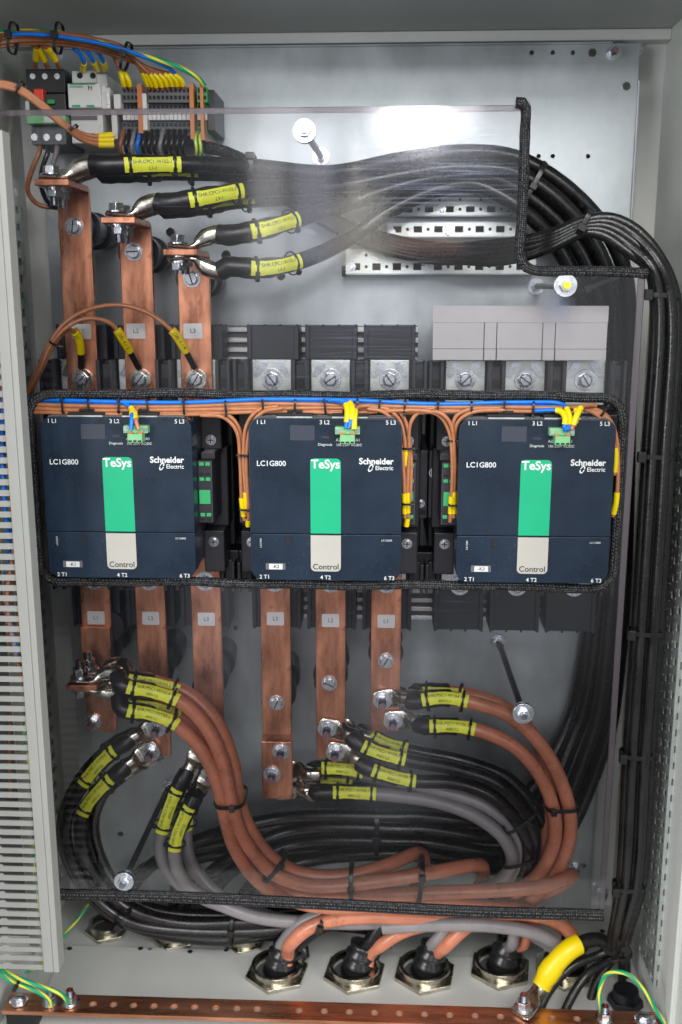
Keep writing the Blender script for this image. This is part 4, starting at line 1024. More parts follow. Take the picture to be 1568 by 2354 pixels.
face('black cable on the lower L2 bar, lower of the left pair', (348,1727), [(290,1762,1.385),(255,1790,1.38),(205,1845,1.375),(185,1890,1.37),(190,1950,1.37),(225,2020,1.38),(290,2085,1.39),(400,2120,1.40),(560,2120,1.41),(760,2105,1.42),(1050,2130,1.44),(1010,2190,1.44)], ('SHR.MSC1-W103.6','690V L2'), 'cabk', GB)
# their twins behind
face('black cable behind the left pair, hidden lug, outer curve', (368,1680), [(310,1690,1.42),(250,1722,1.42),(180,1800,1.42),(145,1890,1.42),(160,1985,1.42),(230,2080,1.42),(330,2135,1.42),(500,2160,1.42),(640,2150,1.43),(700,2190,1.425),(660,2210,1.42)], None, 'cabk', GB, Yf=YR+TH+.004, bolt=None)
face('black cable behind the left pair, hidden lug, inner curve', (352,1735), [(300,1762,1.42),(245,1812,1.42),(215,1880,1.42),(225,1960,1.42),(270,2040,1.42),(350,2090,1.42),(520,2105,1.43),(760,2090,1.45),(1150,2120,1.45),(1165,2180,1.44)], None, 'cabk', GB, Yf=YR+TH+.004, bolt=None)
GG = 'grey cables curving down from the left L3 bar'
face('grey cable on the lower left L3 bar, upper lug', (466,1720), [(430,1775,1.385),(405,1820,1.38),(382,1880,1.375),(368,1940,1.375),(385,2000,1.38),(440,2050,1.385),(540,2090,1.40),(700,2120,1.41),(900,2110,1.41),(1060,2130,1.42),(1000,2165,1.42),(985,2200,1.42)], ('SHR.MSC1-W103.9','690V L3'), 'cagr', GG)
face('grey cable on the lower left L3 bar, lower lug', (487,1777), [(450,1830,1.375),(428,1870,1.37),(405,1930,1.365),(402,1970,1.365),(425,2030,1.37),(480,2066,1.375),(600,2110,1.39),(800,2122,1.40),(960,2120,1.40),(1200,2140,1.41),(1290,2190,1.41)], ('SHR.MSC1-W103.10','690V L3'), 'cagr', GG)
face('grey cable behind the left L3 bar, inner curve', (480,1730), [(470,1790,1.42),(440,1850,1.42),(428,1920,1.42),(440,1985,1.42),(500,2055,1.42),(600,2100,1.42),(690,2140,1.42),(650,2200,1.42)], ('SHR.MSC1-W103.11','690V L3'), 'cagr', GG, Yf=YR+TH+.004, bolt=None)
GR = 'cables fanning right from the lower middle busbars'
face('orange cable on the far right L1 bar, upper lug', (879,1608), [(945,1612,1.375),(1020,1604,1.37),(1090,1616,1.365),(1170,1645,1.365),(1245,1715,1.365),(1295,1810,1.365),(1312,1900,1.37),(1290,1985,1.38),(1240,2050,1.40),(1170,2100,1.42)], ('SHR.MSC1-W104.1','400V L1'), 'caor', GR, taglen=.066)
face('orange cable on the far right L1 bar, lower lug', (903,1656), [(965,1668,1.375),(1050,1670,1.37),(1110,1682,1.365),(1180,1715,1.365),(1238,1778,1.365),(1272,1860,1.365),(1275,1930,1.37),(1245,2000,1.38),(1190,2050,1.40),(1100,2105,1.42)], ('SHR.MSC1-W104.3','400V L1'), 'caor', GR, taglen=.066)
face('orange cable behind the far right L1 bar', (890,1600), [(950,1592,1.42),(1020,1590,1.42),(1090,1600,1.41),(1170,1632,1.40),(1235,1705,1.40),(1262,1800,1.40),(1262,1900,1.40),(1225,1980,1.41),(1150,2060,1.43)], ('SHR.MSC1-W104.2','400V L1'), 'caor', GR, Yf=YR+TH+.004, bolt=None, taglen=.066, sside=.2)
face('black cable on the lower middle L2 bar, upper lug', (752,1673), [(812,1700,1.375),(860,1726,1.37),(940,1748,1.37),(1050,1768,1.375),(1140,1800,1.38),(1200,1860,1.385),(1230,1930,1.39),(1200,2010,1.41),(1100,2060,1.43),(900,2080,1.45),(700,2100,1.46)], ('SHR.MSC1-W104.5','400V L2'), 'cabk', GR, taglen=.066)
face('black cable on the lower middle L2 bar, lower lug', (771,1727), [(832,1758,1.375),(880,1778,1.37),(950,1795,1.37),(1050,1800,1.375),(1130,1830,1.38),(1190,1890,1.385),(1215,1950,1.39),(1185,2020,1.41),(1090,2070,1.43),(900,2095,1.45)], ('SHR.MSC1-W104.7','400V L2'), 'cabk', GR, taglen=.066)
face('black cable behind the lower middle L2 bar', (772,1665), [(830,1680,1.42),(890,1710,1.42),(960,1728,1.41),(1060,1748,1.40),(1160,1785,1.40),(1225,1850,1.40),(1262,1920,1.41),(1240,2010,1.43),(1150,2080,1.45)], ('SHR.MSC1-W104.6','400V L2'), 'cabk', GR, Yf=YR+TH+.004, bolt=None, taglen=.066)
face('grey cable at the lapped L3 bar, upper one', (655,1768), [(720,1768,1.42),(790,1768,1.42),(900,1790,1.41),(1000,1815,1.41),(1110,1850,1.405),(1180,1905,1.40),(1200,1960,1.40),(1170,2020,1.41),(1090,2060,1.42),(950,2085,1.43)], ('SHR.MSC1-W104.9','400V L3'), 'cagr', GR, Yf=YR+TH+.004, bolt=None, taglen=.066, sleeve=.06)
face('grey cable at the lapped L3 bar, lower one', (650,1818), [(720,1820,1.40),(800,1822,1.40),(900,1828,1.40),(1010,1845,1.40),(1100,1880,1.395),(1160,1930,1.39),(1178,1985,1.39),(1140,2030,1.40),(1060,2062,1.41),(900,2090,1.43)], ('SHR.MSC1-W104.11','400V L3'), 'cagr', GR, Yf=YR+TH+.006, bolt=None, taglen=.066, sleeve=.06)
face('black cable at the lapped L3 bar, between the grey ones', (656,1796), [(720,1800,1.44),(800,1806,1.44),(930,1830,1.44),(1060,1850,1.44),(1160,1900,1.44),(1200,1990,1.44),(1120,2060,1.45),(900,2100,1.46)], ('SHR.MSC1-W104.10','400V L3'), 'cabk', GR, Yf=YR+TH+.006, bolt=None, taglen=.066, sleeve=.06)

# --- cable entries through the floor
def gland(x, y, lab, R=.052, back=False, tape=True):
    c = PZ(x, y, FLZ+.006); z = FLZ+(.0042 if not back else .0004)
    t = thing('cable_gland', (c.x, c.y, z), lab, 'cable gland', 'brass cable glands in the cabinet floor')
    rot = .35
    pts = [(c.x+R*math.cos(a+rot), c.y+R*math.sin(a+rot)) for a in [k*PI/3 for k in range(6)]]
    ri = R*.78; n = 36; mb = MB(); v = []
    def hexr(a):
        k = (a-rot) % (PI/3) - PI/6; return R*math.cos(PI/6)/math.cos(k)
    for z_, fn in ((z, hexr), (z+.007, hexr), (z+.007, lambda a: ri), (z, lambda a: ri)):
        for i in range(n): a = 2*PI*i/n+rot; v.append((c.x+fn(a)*math.cos(a), c.y+fn(a)*math.sin(a), z_))
    f = [(k*n+i, k*n+(i+1) % n, ((k+1) % 4)*n+(i+1) % n, ((k+1) % 4)*n+i) for k in range(4) for i in range(n)]
    obj('lock_nut', mb.add(v, f), 'brass', t, bevel=.0008, smooth='auto')
    th = MB()
    for k in range(5): th.ring((c.x,c.y,z+.0075+k*.0022),(c.x,c.y,z+.0090+k*.0022), ri*1.01, ri*.86, 36)
    th.ring((c.x,c.y,z+.0072),(c.x,c.y,z+.0182), ri*.985, ri*.865, 36)
    obj('threaded_collar', th, 'brass', t, smooth='auto')
    obj('bore', MB().cone((c.x,c.y,z+.0002),(c.x,c.y,z+.0015), ri*.86, ri*.86, 32), 'mgrey', t)
    if tape:
        Q = [Vector((c.x+.004, c.y, z+.002)), Vector((c.x+.006, c.y, z+.018)), Vector((c.x+.010, c.y+.003, z+.035)), Vector((c.x+.016, c.y+.006, z+.052))]
        Q = smooth_path(Q, .005); o = tag(obj('tape_wrap', MB().sweep(Q, [ri*(.64+.06*math.sin(i*2.1)-.012*i) for i in range(len(Q))], n=18), 'tape', smooth=True), 'shiny black tape wrapped round the cables in the ' + lab.split('gland')[0].strip() + ' floor opening', 'tape', 'tape wraps in the cable glands')
    return c, z
GL = []
for x, y, lab in ((637,2236,'leftmost brass hexagonal gland of the front row'), (815,2237,'second brass hexagonal gland of the front row'), (976,2238,'third brass hexagonal gland of the front row'),
                  (1150,2228,'fourth brass hexagonal gland of the front row'), (1298,2230,'fifth brass hexagonal gland, behind the yellow sleeve')):
    lab2 = lab
    c, z = gland(x, y, lab2); GL.append((c, z))
for i, t_ in enumerate([o for o in C.objects if o.name.startswith('tape_wrap')]):
    t_['label'] = 'crumpled black tape round the cables in the %s front gland' % ['leftmost', 'second', 'third', 'fourth', 'fifth'][i]
for x, y, lab in ((248,2132,'far left brass gland at the back of the floor, under the black loop'), (403,2150,'middle brass gland at the back, half hidden by black cables'), (563,2158,'right brass gland at the back, below the black cables')):
    gland(x, y, lab, R=.040, back=True, tape=False)

def rise(i, off, mid, m, lab, r=.0095):
    c, z = GL[i]; p0 = Vector((c.x+off[0], c.y+off[1], z+.01)); 
    pts = [p0, p0+Vector((.004,0,.030))] + px(mid)
    return cable(lab, pts, r, m, sleeve=None, group='cables rising from the floor glands')
rise(0, (.014,-.008), [(668,2170,1.375),(720,2128,1.37),(800,2110,1.37),(950,2110,1.375),(1100,2122,1.38),(1200,2128,1.39)], 'caor', 'orange cable rising from the leftmost front gland', .0108)
rise(0, (-.002,.004), [(652,2165,1.395),(690,2122,1.39),(800,2085,1.39),(900,2075,1.41)], 'cagr', 'grey cable rising from the leftmost front gland')
rise(0, (.020,.006), [(680,2178,1.41),(740,2132,1.41),(860,2105,1.42)], 'cabk', 'black cable rising from the leftmost front gland')
rise(1, (.020,-.004), [(880,2170,1.39),(930,2140,1.39),(1020,2120,1.39),(1150,2110,1.40)], 'caor', 'orange cable rising from the second front gland', .0105)
rise(1, (.008,.004), [(850,2165,1.40),(880,2125,1.40),(930,2100,1.40),(1020,2090,1.41)], 'cabk', 'black cable rising from the second front gland', .0108)
rise(2, (.014,-.004), [(1025,2175,1.39),(1075,2130,1.39),(1140,2100,1.40),(1200,2080,1.41)], 'caor', 'orange cable rising from the third front gland', .0105)
rise(2, (.002,.006), [(1000,2165,1.40),(1030,2130,1.40),(1070,2090,1.41)], 'cagr', 'grey cable rising from the third front gland')
rise(3, (.006,0), [(1178,2170,1.40),(1185,2130,1.40),(1190,2090,1.41)], 'cagr', 'grey cable rising from the fourth front gland')
rise(3, (.018,.002), [(1205,2170,1.41),(1215,2130,1.41),(1260,2090,1.42)], 'caor', 'orange cable rising from the fourth front gland')
rise(4, (.010,0), [(1325,2165,1.38),(1285,2120,1.375),(1200,2100,1.375),(1120,2104,1.38),(1000,2112,1.385),(880,2108,1.39)], 'caor', 'orange cable arching from the fifth front gland', .0108)
rise(4, (-.004,-.004), [(1290,2178,1.37),(1230,2145,1.365),(1130,2128,1.365),(1000,2126,1.37),(880,2132,1.38)], 'cagr', 'long grey cable arching from the fifth gland across the front', .0105)

# --- bundle of medium black cables, right side
GM = 'medium black cables strapped down the right side'
offs = [(-26,1.335), (-12,1.322), (2,1.334), (16,1.324), (29,1.336)]
ends = [[(1395,2185,1.36),(1310,2225,1.34),(1255,2290,1.325),(1235,2340,1.31)], [(1405,2200,1.37),(1350,2240,1.345),(1310,2300,1.325),(1290,2350,1.31)],
        [(1410,2200,1.39),(1370,2260,1.38),(1350,2330,1.36)], [(1432,2200,1.40),(1430,2260,1.40),(1428,2300,1.40)], [(1440,2200,1.42),(1440,2255,1.43),(1438,2290,1.43)]]
nm = ['outermost left', 'second from the left', 'middle', 'second from the right', 'outermost right']
for i, (o_, Y_) in enumerate(offs):
    up = [(500,385+i*4,1.535),(600,415+i*5,1.53),(700,462+i*6,1.525),(800,515+i*7,1.515),(900,548+i*8,1.50),(1000,566+i*8,1.475),(1070,567+i*8,1.44),(1130,562+i*10,1.41),(1205,552+i*11-((i*5) % 7),1.38)]
    m_ = [(1270,536+i*8,1.365),(1340,508+i*7,1.35),(1400-i*4,500+i*10,1.345),(1455-i*6+8,528+i*12,1.34),(1495+(4-i)*4,590+i*8,Y_)]
    k = 4-i
    dn = [(1528+offs[k][0]*.9,690,Y_),(1512+offs[k][0],1050,Y_),(1487+offs[k][0],1450,Y_),(1468+offs[k][0],1730,Y_),(1450+offs[k][0]*.95,2030,Y_),(1424+offs[k][0]*.7,2150,Y_+.01)]
    m_[-1] = (1505+offs[k][0]*.6, 600+i*4, Y_)
    cable('medium black cable in the right strapped bundle, %s' % nm[k], up+m_+dn+ends[k], .0068, 'cabk2', sleeve=None, group=GM)
# earth cable with yellow sleeve and lug
EZ = FLZ+.040
lugp = PZ(1203, 2322, EZ+.0064)
pts = [lugp, lugp+Vector((.010,.012,.004)), P(1240,2275,1.32), P(1262,2235,1.325), P(1300,2190,1.33), P(1335,2168,1.34), P(1380,2160,1.355), P(1410,2185,1.36), P(1425,2150,1.345), P(1446,2040,1.352), P(1466,1730,1.352)]
ec, EQ = cable('heavy earth cable with yellow sleeved lug on the copper bar', pts, .0105, 'cabk2', lug=(0,0,1), sleeve=None, lugw=.0165, name='earth_cable', bolt='nut')
sq = cut(EQ, .052, .140); obj('yellow_sleeve', MB().sweep(sq, [.0142 if i < 3 else (.0165 if i < 6 else .0150) for i in range(len(sq))], n=18), 'ywire', ec, smooth='auto')
c = PZ(1437, 2305, FLZ+.006)
gl_ = thing('cable_gland', (c.x, c.y, FLZ+.0005), 'small black gland where the strapped bundle leaves the floor', 'cable gland', 'brass cable glands in the cabinet floor')
obj('lock_nut', MB().cone((c.x,c.y,FLZ+.0042),(c.x,c.y,FLZ+.016),.028,.026,6), 'body2', gl_, bevel=.001); obj('collar', MB().cone((c.x,c.y,FLZ+.0162),(c.x,c.y,FLZ+.030),.021,.019,20), 'body2', gl_, smooth='auto')

# ------------------------------------------------------------------ earth bar
e0, e1 = PZ(20, 2293, EZ), PZ(1500, 2319, EZ); f0 = PZ(20, 2338, EZ)
eb = thing('earth_bar', ((e0.x+e1.x)/2, e0.y, FLZ), 'long drilled copper earth bar across the bottom front', 'earth bar')
hx_ = [208,256,303,350,397,445,494,543,590,687,745,803,861,918,976,1034,1092,1150,1268,1325]
ya_, yb_ = PZ(700,2345,EZ).y, PZ(700,2302,EZ).y; ym_ = (ya_+yb_)/2
cs = [PZ(x, 2320+x*.012, EZ).x for x in hx_]; us = [e0.x]
for q in cs: us += [q-.0085, q+.0085]
us.append(e1.x); vs = [ya_, ym_-.0085, ym_+.0085, yb_]; hs = {(1+2*i, 1): (q, ym_, .0058, .0058, False) for i, q in enumerate(cs)}
obj('bar', MB().holed(us, vs, hs, lambda u, v, w: Vector((u, v, EZ-.006*w)), .006), 'copperh', eb, bevel=0)
for i, (x, y) in enumerate(((42,2306),(115,2308),(161,2310),(1385,2330),(1476,2330))):
    q = PZ(x, y, EZ); q.y = ym_; fastener('nut' if i in (1,2,3) else 'big', eb, q+Vector((0,0,.001)), axis=(0,0,1), sc=1.0 if i else .9)
for x in (40, 1478):
    q = PZ(x, 2330, EZ); obj('support', MB().box(q.x-.022, q.x+.022, ya_+.004, yb_-.004, FLZ+.0002, EZ-.0065), 'body2', eb, bevel=.002)
gw = [([(-20,2225,1.24),(30,2258,1.24),(70,2272,1.25),(110,2295,1.255),(118,2312,1.262)], 'green yellow earth wire to the first bolt of the copper bar'),
      ([(-20,2215,1.25),(35,2245,1.24),(95,2268,1.245),(140,2285,1.25),(158,2306,1.262)], 'green yellow earth wire to the second bolt of the copper bar')]
def wire(lab, pts, r, m, group=None, marks=(), tipcol=None, name='wire', step=.006, mk='yellow'):
    W = [p if isinstance(p, Vector) else P(*p) for p in pts]; Q = smooth_path(W, step)
    o = tag(obj(name, MB().sweep(Q, r, n=10), m, smooth='auto'), lab, 'wire', group); L_ = arc(Q)[-1]
    for a, b, mm_ in marks:
        a, b = (a if a >= 0 else L_+a), (b if b > 0 else L_+b); obj('marker_sleeve', MB().sweep(cut(Q, a, b), r*1.45 if mm_ != 'tin' else r*1.1, n=12), mm_, o, smooth='auto')
    return o, Q
for p_, l_ in gw: wire(l_, p_, .0032, 'gy', 'green yellow earth wires', name='earth_wire')
wire('green yellow earth wire looping from the bar to the right post', [PZ(1383,2322,EZ+.012),(1378,2280,1.29),(1395,2240,1.29),(1440,2238,1.275),(1480,2275,1.262),(1510,2325,1.252),(1528,2352,1.245)], .0032, 'gy', 'green yellow earth wires', name='earth_wire')
wire('green yellow earth wire running down behind the duct foot', [(215,2065,1.50),(180,2110,1.48),(140,2160,1.44),(95,2215,1.36),(60,2235,1.30)], .0030, 'gy', 'green yellow earth wires', name='earth_wire')

# ------------------------------------------------------------------ slotted duct on the left
YD = 1.19
dx = P(80,1372,YD).x; dxf = P(66,1372,YD).x; dzt = P(14,300,YD).z; dzb = P(137,2232,YD).z
dl = P(-160,1372,YD).x
sx0 = P(41,1372,YD).x
du = thing('cable_duct', ((dl+dx)/2, YD, dzb), 'light grey slotted cable duct down the left edge', 'cable duct')
obj('lid', MB().box(dxf, dx, YD-.004, YD+.020, dzb, dzt).box(sx0+.0004, dxf-.0002, YD-.004, YD-.0008, dzb, dzt), 'duct', du, bevel=.0010)
mb = MB(); pz = .0136; n = int((dzt-dzb)/pz)
for k in range(n):
    z = dzb+k*pz+.001
    mb.box(dl, sx0, YD, YD+.002, z, z+.0074)
    xm_ = sx0-.052
    mb.prism([(xm_-.006, z+.0074), (xm_+.006, z+.0074), (xm_+.003, z+.0098), (xm_-.003, z+.0098)], YD, YD+.002)
mb.box(sx0-.0002, sx0+.012, YD, YD+.0025, dzb, dzt)
obj('slotted_wall', mb, 'duct', du)
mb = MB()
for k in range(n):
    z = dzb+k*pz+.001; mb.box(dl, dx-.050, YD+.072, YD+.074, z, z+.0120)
obj('shaded_rear_wall', mb, 'mgrey', du); obj('base', MB().box(dl-.004, dl-.0002, YD-.002, YD+.078, dzb, dzt), 'duct', du); obj('side_wall', MB().box(dx-.049, dx-.047, YD+.021, YD+.078, dzb, dzt), 'duct', du)  # rear wall coloured dark to stand in for shade inside the duct
cols = ['blue','blue','brownd','brownd','brown','blue','brownd','gy','brown']
for k, cname in enumerate(cols):
    x_ = sx0-.006-.009*(k % 6); yy_ = YD+.012+.009*((k*5) % 6); pts = []
    zz_ = CAMZ+.25
    lowest = CAMZ-.52-.05*(k % 4) if cname != 'gy' else dzb+.02
    while zz_ > lowest: pts.append(Vector((x_+random.uniform(-.012,.008), yy_+random.uniform(-.006,.006), zz_))); zz_ -= .07
    wire('%s wire hanging inside the slotted duct, %s' % ({'blue':'blue','brownd':'dark brown','brown':'light brown','gy':'green yellow'}[cname], ['nearest the lid','just behind the lid','deep inside','close to the slots','low ending','by the back slots','behind a blue one','longest','furthest left'][k]), pts, .0028, cname, 'wires inside the slotted duct')
# cable ties and wires at the duct foot
# ------------------------------------------------------------------ horizontal harness over the contactors
GH = 'brown and blue control wires above the contactors'
Yh = 1.292
row = [(40,0),(200,2),(420,3),(600,-2),(800,-1),(1000,6),(1200,5),(1290,6)]
for k in range(2):
    yo = 921+6*k
    pts = [(45+4*k,917+k*2,Yh+.02)] + [(x, yo+d+1.5*math.sin(x*.02+k), Yh-.002+.004*k) for x, d in row[1:]] + [(1305,945,1.272),(1310,975,1.262),(1303-6*k,990,1.256)]
    wire('%s blue wire running the length above the contactors' % ('upper' if k == 0 else 'lower'), pts, .0027, 'blue', GH, marks=((-.034,-.010,'ywire'),))
for k in range(5):
    yo = 931+4.6*k; Yk = Yh+.002*(k % 2)-.001
    ends_ = [[(1380,945,1.29),(1412,985,1.295),(1417,1060,1.30),(1412,1075,1.305)], [(1375,950,1.288),(1405,990,1.292),(1413,1080,1.30),(1409,1090,1.305)], [(1320,938,1.28),(1325,960,1.265),(1316,985,1.258)],
             [(1010,948,1.28),(1036,975,1.285),(1045,1050,1.29),(1040,1190,1.30)], [(1000,950,1.285),(1030,985,1.29),(1040,1060,1.29),(1035,1200,1.30)]][k]
    xe = [1340,1330,1290,990,970][k]
    pts = [(62,yo-2,Yk+.012)] + [(x, yo+d+1.5*math.sin(x*.017+k*2), Yk) for x, d in ((180,2),(400,3),(600,-2),(800,-1),(960,5),(1100,5),(1240,5)) if x < xe-20] + ends_
    wire('long brown wire above the contactors, %s of five' % ['topmost', 'second', 'third', 'fourth', 'lowest'][k], pts, .0026, 'brown', GH, marks=((-.036,-.012,'ywire'),) if k != 2 else ((-.03,-.008,'ywire'),))
br = [([(470,950,Yh),(525,955,Yh),(550,985,Yh+.003),(556,1040,Yh+.006),(563,1090,Yh+.008)], 'short brown wire dropping left of the middle contactor, coming from the left', ((-.03,-.006,'ywire'),)),
      ([(460,954,Yh-.003),(515,960,Yh-.003),(544,992,Yh),(552,1060,Yh+.003),(556,1150,Yh+.004),(562,1196,Yh+.008)], 'long brown wire dropping left of the middle contactor, coming from the left', ((-.032,-.006,'ywire'),)),
      ([(640,934,Yh-.005),(595,942,Yh-.005),(568,975,Yh-.002),(560,1040,Yh),(566,1150,Yh+.002),(568,1180,Yh+.006)], 'brown wire dropping left of the middle contactor, coming from the right', ((-.03,-.006,'ywire'),)),
      ([(650,938,Yh-.008),(603,948,Yh-.008),(577,982,Yh-.005),(567,1050,Yh-.002),(572,1180,Yh+.002),(570,1212,Yh+.010)], 'outer brown wire left of the middle contactor with a curled end', ((-.010,-.001,'ywire'),)),
      ([(850,936,Yh-.004),(890,940,Yh-.004),(918,965,Yh-.002),(932,1030,Yh+.002),(933,1080,Yh+.006)], 'short brown wire dropping right of the middle contactor', ((-.030,-.006,'ywire'),)),
      ([(845,940,Yh-.007),(880,946,Yh-.007),(908,975,Yh-.004),(924,1040,Yh),(930,1140,Yh+.004),(931,1190,Yh+.008)], 'inner brown wire dropping right of the middle contactor', ((-.034,-.006,'ywire'),)),
      ([(1000,938,Yh-.002),(962,948,Yh-.002),(943,975,Yh),(940,1040,Yh+.002),(936,1140,Yh+.004),(938,1188,Yh+.008)], 'outer brown wire dropping right of the middle contactor', ((-.034,-.006,'ywire'),)),
      ([(855,934,Yh),(900,934,Yh),(928,960,Yh),(944,1040,Yh+.004),(942,1150,Yh+.006),(934,1212,Yh+.012)], 'long brown wire right of the middle contactor with a yellow tip', ((-.012,-.001,'ywire'),)),
      ([(1150,938,Yh-.004),(1075,942,Yh-.004),(1046,960,Yh-.004),(1040,1010,Yh),(1046,1090,Yh+.006)], 'short brown wire dropping left of the right contactor', ((-.030,-.006,'ywire'),)),
      ([(1160,942,Yh-.006),(1085,948,Yh-.006),(1053,970,Yh-.004),(1043,1040,Yh),(1042,1130,Yh+.004),(1043,1190,Yh+.008)], 'long brown wire dropping left of the right contactor', ((-.032,-.006,'ywire'),)),
      ([(1340,936,Yh-.002),(1372,944,Yh-.002),(1404,970,Yh-.004),(1419,1020,Yh-.004),(1417,1150,Yh-.002),(1409,1188,Yh+.002)], 'long brown wire down the right side of the right contactor', ((-.034,-.004,'ywire'),)),
      ([(1340,940,Yh-.005),(1366,950,Yh-.005),(1398,978,Yh-.006),(1415,1040,Yh-.006),(1413,1092,Yh-.004)], 'short brown wire down the right side of the right contactor', ((-.036,-.004,'ywire'),))]
for p_, l_, mk_ in br: wire(l_, p_, .0026, 'brown', 'brown wires dropping beside the contactors', marks=mk_)
pl = [([(285,926,Yh-.004),(302,938,Yh-.010),(303,960,1.262),(301,988,1.258)], 'blue', 'blue wire plugged into the left contactor'),
      ([(320,935,Yh-.004),(311,944,Yh-.010),(312,965,1.262),(319,988,1.258)], 'brown', 'brown wire plugged into the left contactor'),
      ([(755,921,Yh-.004),(790,925,Yh-.010),(799,945,1.266),(795,985,1.258)], 'blue', 'inner blue wire plugged into the middle contactor'),
      ([(760,919,Yh-.006),(800,923,Yh-.012),(810,945,1.264),(801,985,1.256)], 'blue', 'outer blue wire plugged into the middle contactor'),
      ([(850,932,Yh-.004),(822,936,Yh-.010),(815,955,1.264),(814,988,1.258)], 'brown', 'brown wire plugged into the middle contactor'),
      ([(1230,944,Yh-.004),(1288,945,1.272),(1300,962,1.262),(1296,985,1.258)], 'blue', 'short blue wire plugged into the right contactor'),
      ([(1370,932,Yh-.004),(1340,934,1.275),(1326,955,1.262),(1314,988,1.256)], 'brown', 'brown wire plugged into the right contactor')]
for p_, m_, l_ in pl: wire(l_, p_, .0027, m_, 'wires plugged into the contactor connectors', marks=((.028,.056,'ywire'),) if 'left' not in l_ else ((.014,.030,'ywire'),))

# brown sense wires over the upper bars
GS = 'brown sense wires arching over the upper busbars'
yt = kzc+ztu
def sense(lab, pts, bx, y0, y1, lt):
    end = Vector((bx, YR-.004, yt+.013))
    o, Q = wire(lab, pts+[end], .0031, 'brown', GS); L_ = arc(Q)[-1]
    mk = obj('marker_sleeve', MB().sweep(cut(Q, L_-y0, L_-y1), .0062, n=12), 'ywire', o, smooth='auto')
    obj('black_sleeve', MB().sweep(cut(Q, L_-y1+.0005, L_-.004), .0044, n=12), 'shrink', o, smooth='auto')
    mid = at(Q, L_-(y0+y1)/2); tg_ = (at(Q, L_-y1)-at(Q, L_-y0)).normalized(); t = MB()
    f = (CAMP-mid).normalized(); w = f.cross(tg_)
    text(t, lt, .0070, None, fn=lambda x, y: mid+tg_*x+w*y+f*.0066); obj('marker_lettering', t, 'ink', mk, fix=False, origin=ORG[mk.name])
    obj('ring_lug', MB().ring(end+Vector((0,.0015,-.013)), end+Vector((0,-.001,-.013)), .0142, .006, 24).cone(end+Vector((0,0,-.002)), end+Vector((0,0,.008)), .003, .003, 10), 'tin', o, smooth='auto')
sense('brown wire to the L1 terminal screw, shortest of the three arches', [(68,905,1.33),(100,840,1.33),(122,795,1.335),(150,762,1.345),(172,762,1.36),(183,785,1.37)], UB[0][1], .066, .030, '(2)-K1')
sense('brown wire to the L2 terminal screw, middle arch', [(64,905,1.326),(96,840,1.326),(118,792,1.332),(160,748,1.34),(205,732,1.35),(255,744,1.36),(285,785,1.368)], UB[1][1], .070, .034, '(28)-K1:2')
sense('brown wire to the L3 terminal screw, tallest and longest arch', [(60,905,1.328),(92,838,1.33),(114,788,1.335),(155,738,1.345),(210,710,1.35),(280,702,1.355),(345,722,1.36),(400,765,1.365),(420,795,1.37)], UB[2][1], .070, .034, '(28)-K1:4')

# ------------------------------------------------------------------ ties
def tie(x, y, Y, ang, a, b, lab, grp, wd=.0026, head=0.0, hr=1.0):
    """ang: direction across the bundle in degrees (0 = horizontal); a, b: half width across / in depth, metres"""
    c = P(x, y, Y); an = math.radians(ang); ac = Vector((math.cos(an), 0, math.sin(an))); dp = Vector((0,1,0)); t = Vector((-math.sin(an), 0, math.cos(an)))
    n = 26; ring = []
    for k in range(n):
        th = 2*PI*k/n; cs_, sn_ = math.cos(th), math.sin(th); ring.append(c+ac*(a*math.copysign(abs(cs_)**.55, cs_))+dp*(b*math.copysign(abs(sn_)**.55, sn_)))
    o = obj('cable_tie', MB().sweep(ring, (.0008, wd), n=8, up=t, closed=True, power=5), 'tie', smooth='auto')
    # up vector is along the bundle: swap so that the flat of the band lies on it
    tag(o, lab, 'cable tie', grp)
    h = c+ac*(a*head)-dp*(b+.0022)
    obj('lock_head', MB().obox(h, ac*.0030*hr, dp*.0026*hr, t*(wd+.0006)*hr), 'tie', o, bevel=.0006)
    return o
# band orientation: width runs along the bundle
GT1 = 'black ties round the control wires above the contactors'
for i, (x, y, l_) in enumerate(((147,932,'near its left end'),(207,933,'above the left latch of the left contactor'),(276,933,'just left of the yellow markers at the left plug'),(342,934,'right of the left contactor plug'),(425,935,'above the right part of the left contactor'),(521,937,'above the gap between the left two contactors'),
                                (606,935,'above the left corner of the middle contactor'),(679,934,'above the display of the middle contactor'),(748,934,'just left of the middle contactor plug'),(822,934,'just right of the middle contactor plug'),(872,935,'above the right part of the middle contactor'),(930,936,'above the right corner of the middle contactor'),
                                (1006,939,'above the gap left of the right contactor'),(1083,940,'above the left corner of the right contactor'),(1157,940,'above the display of the right contactor'),(1224,940,'above the centre of the right contactor'))):
    tie(x, y, Yh, 90+random.uniform(-6,6), .0096, .0075, 'thin black tie on the wires ' + l_, GT1, wd=.0015, head=.9*(-1)**i, hr=.8)
tie(1388, 942, 1.288, 60, .0085, .0075, 'thin black tie round the wires at the top right corner of the cut-out', GT1, wd=.0015, head=.8, hr=.8)
for x, y, w_, l_ in ((557,1045,12,'upper tie on the wires left of the middle contactor'),(563,1170,12,'lower tie on the wires left of the middle contactor'),(938,1030,12,'upper tie on the wires right of the middle contactor'),(937,1157,11,'lower tie on the wires right of the middle contactor'),(1042,1012,10,'upper tie on the wires left of the right contactor'),(1043,1160,10,'lower tie on the wires left of the right contactor')):
    tie(x, y, Yh+.003, 0, w_*1.29/2288*1.15, .0085, l_, 'ties on the wires dropping beside the contactors', wd=.0015, head=.9, hr=.8)
tie(129, 792, 1.334, -28, .0085, .006, 'thin tie round the three brown arching wires', 'ties on the brown sense wires', wd=.0015, head=.9)
GT2 = 'black ties strapping the medium cable bundle'
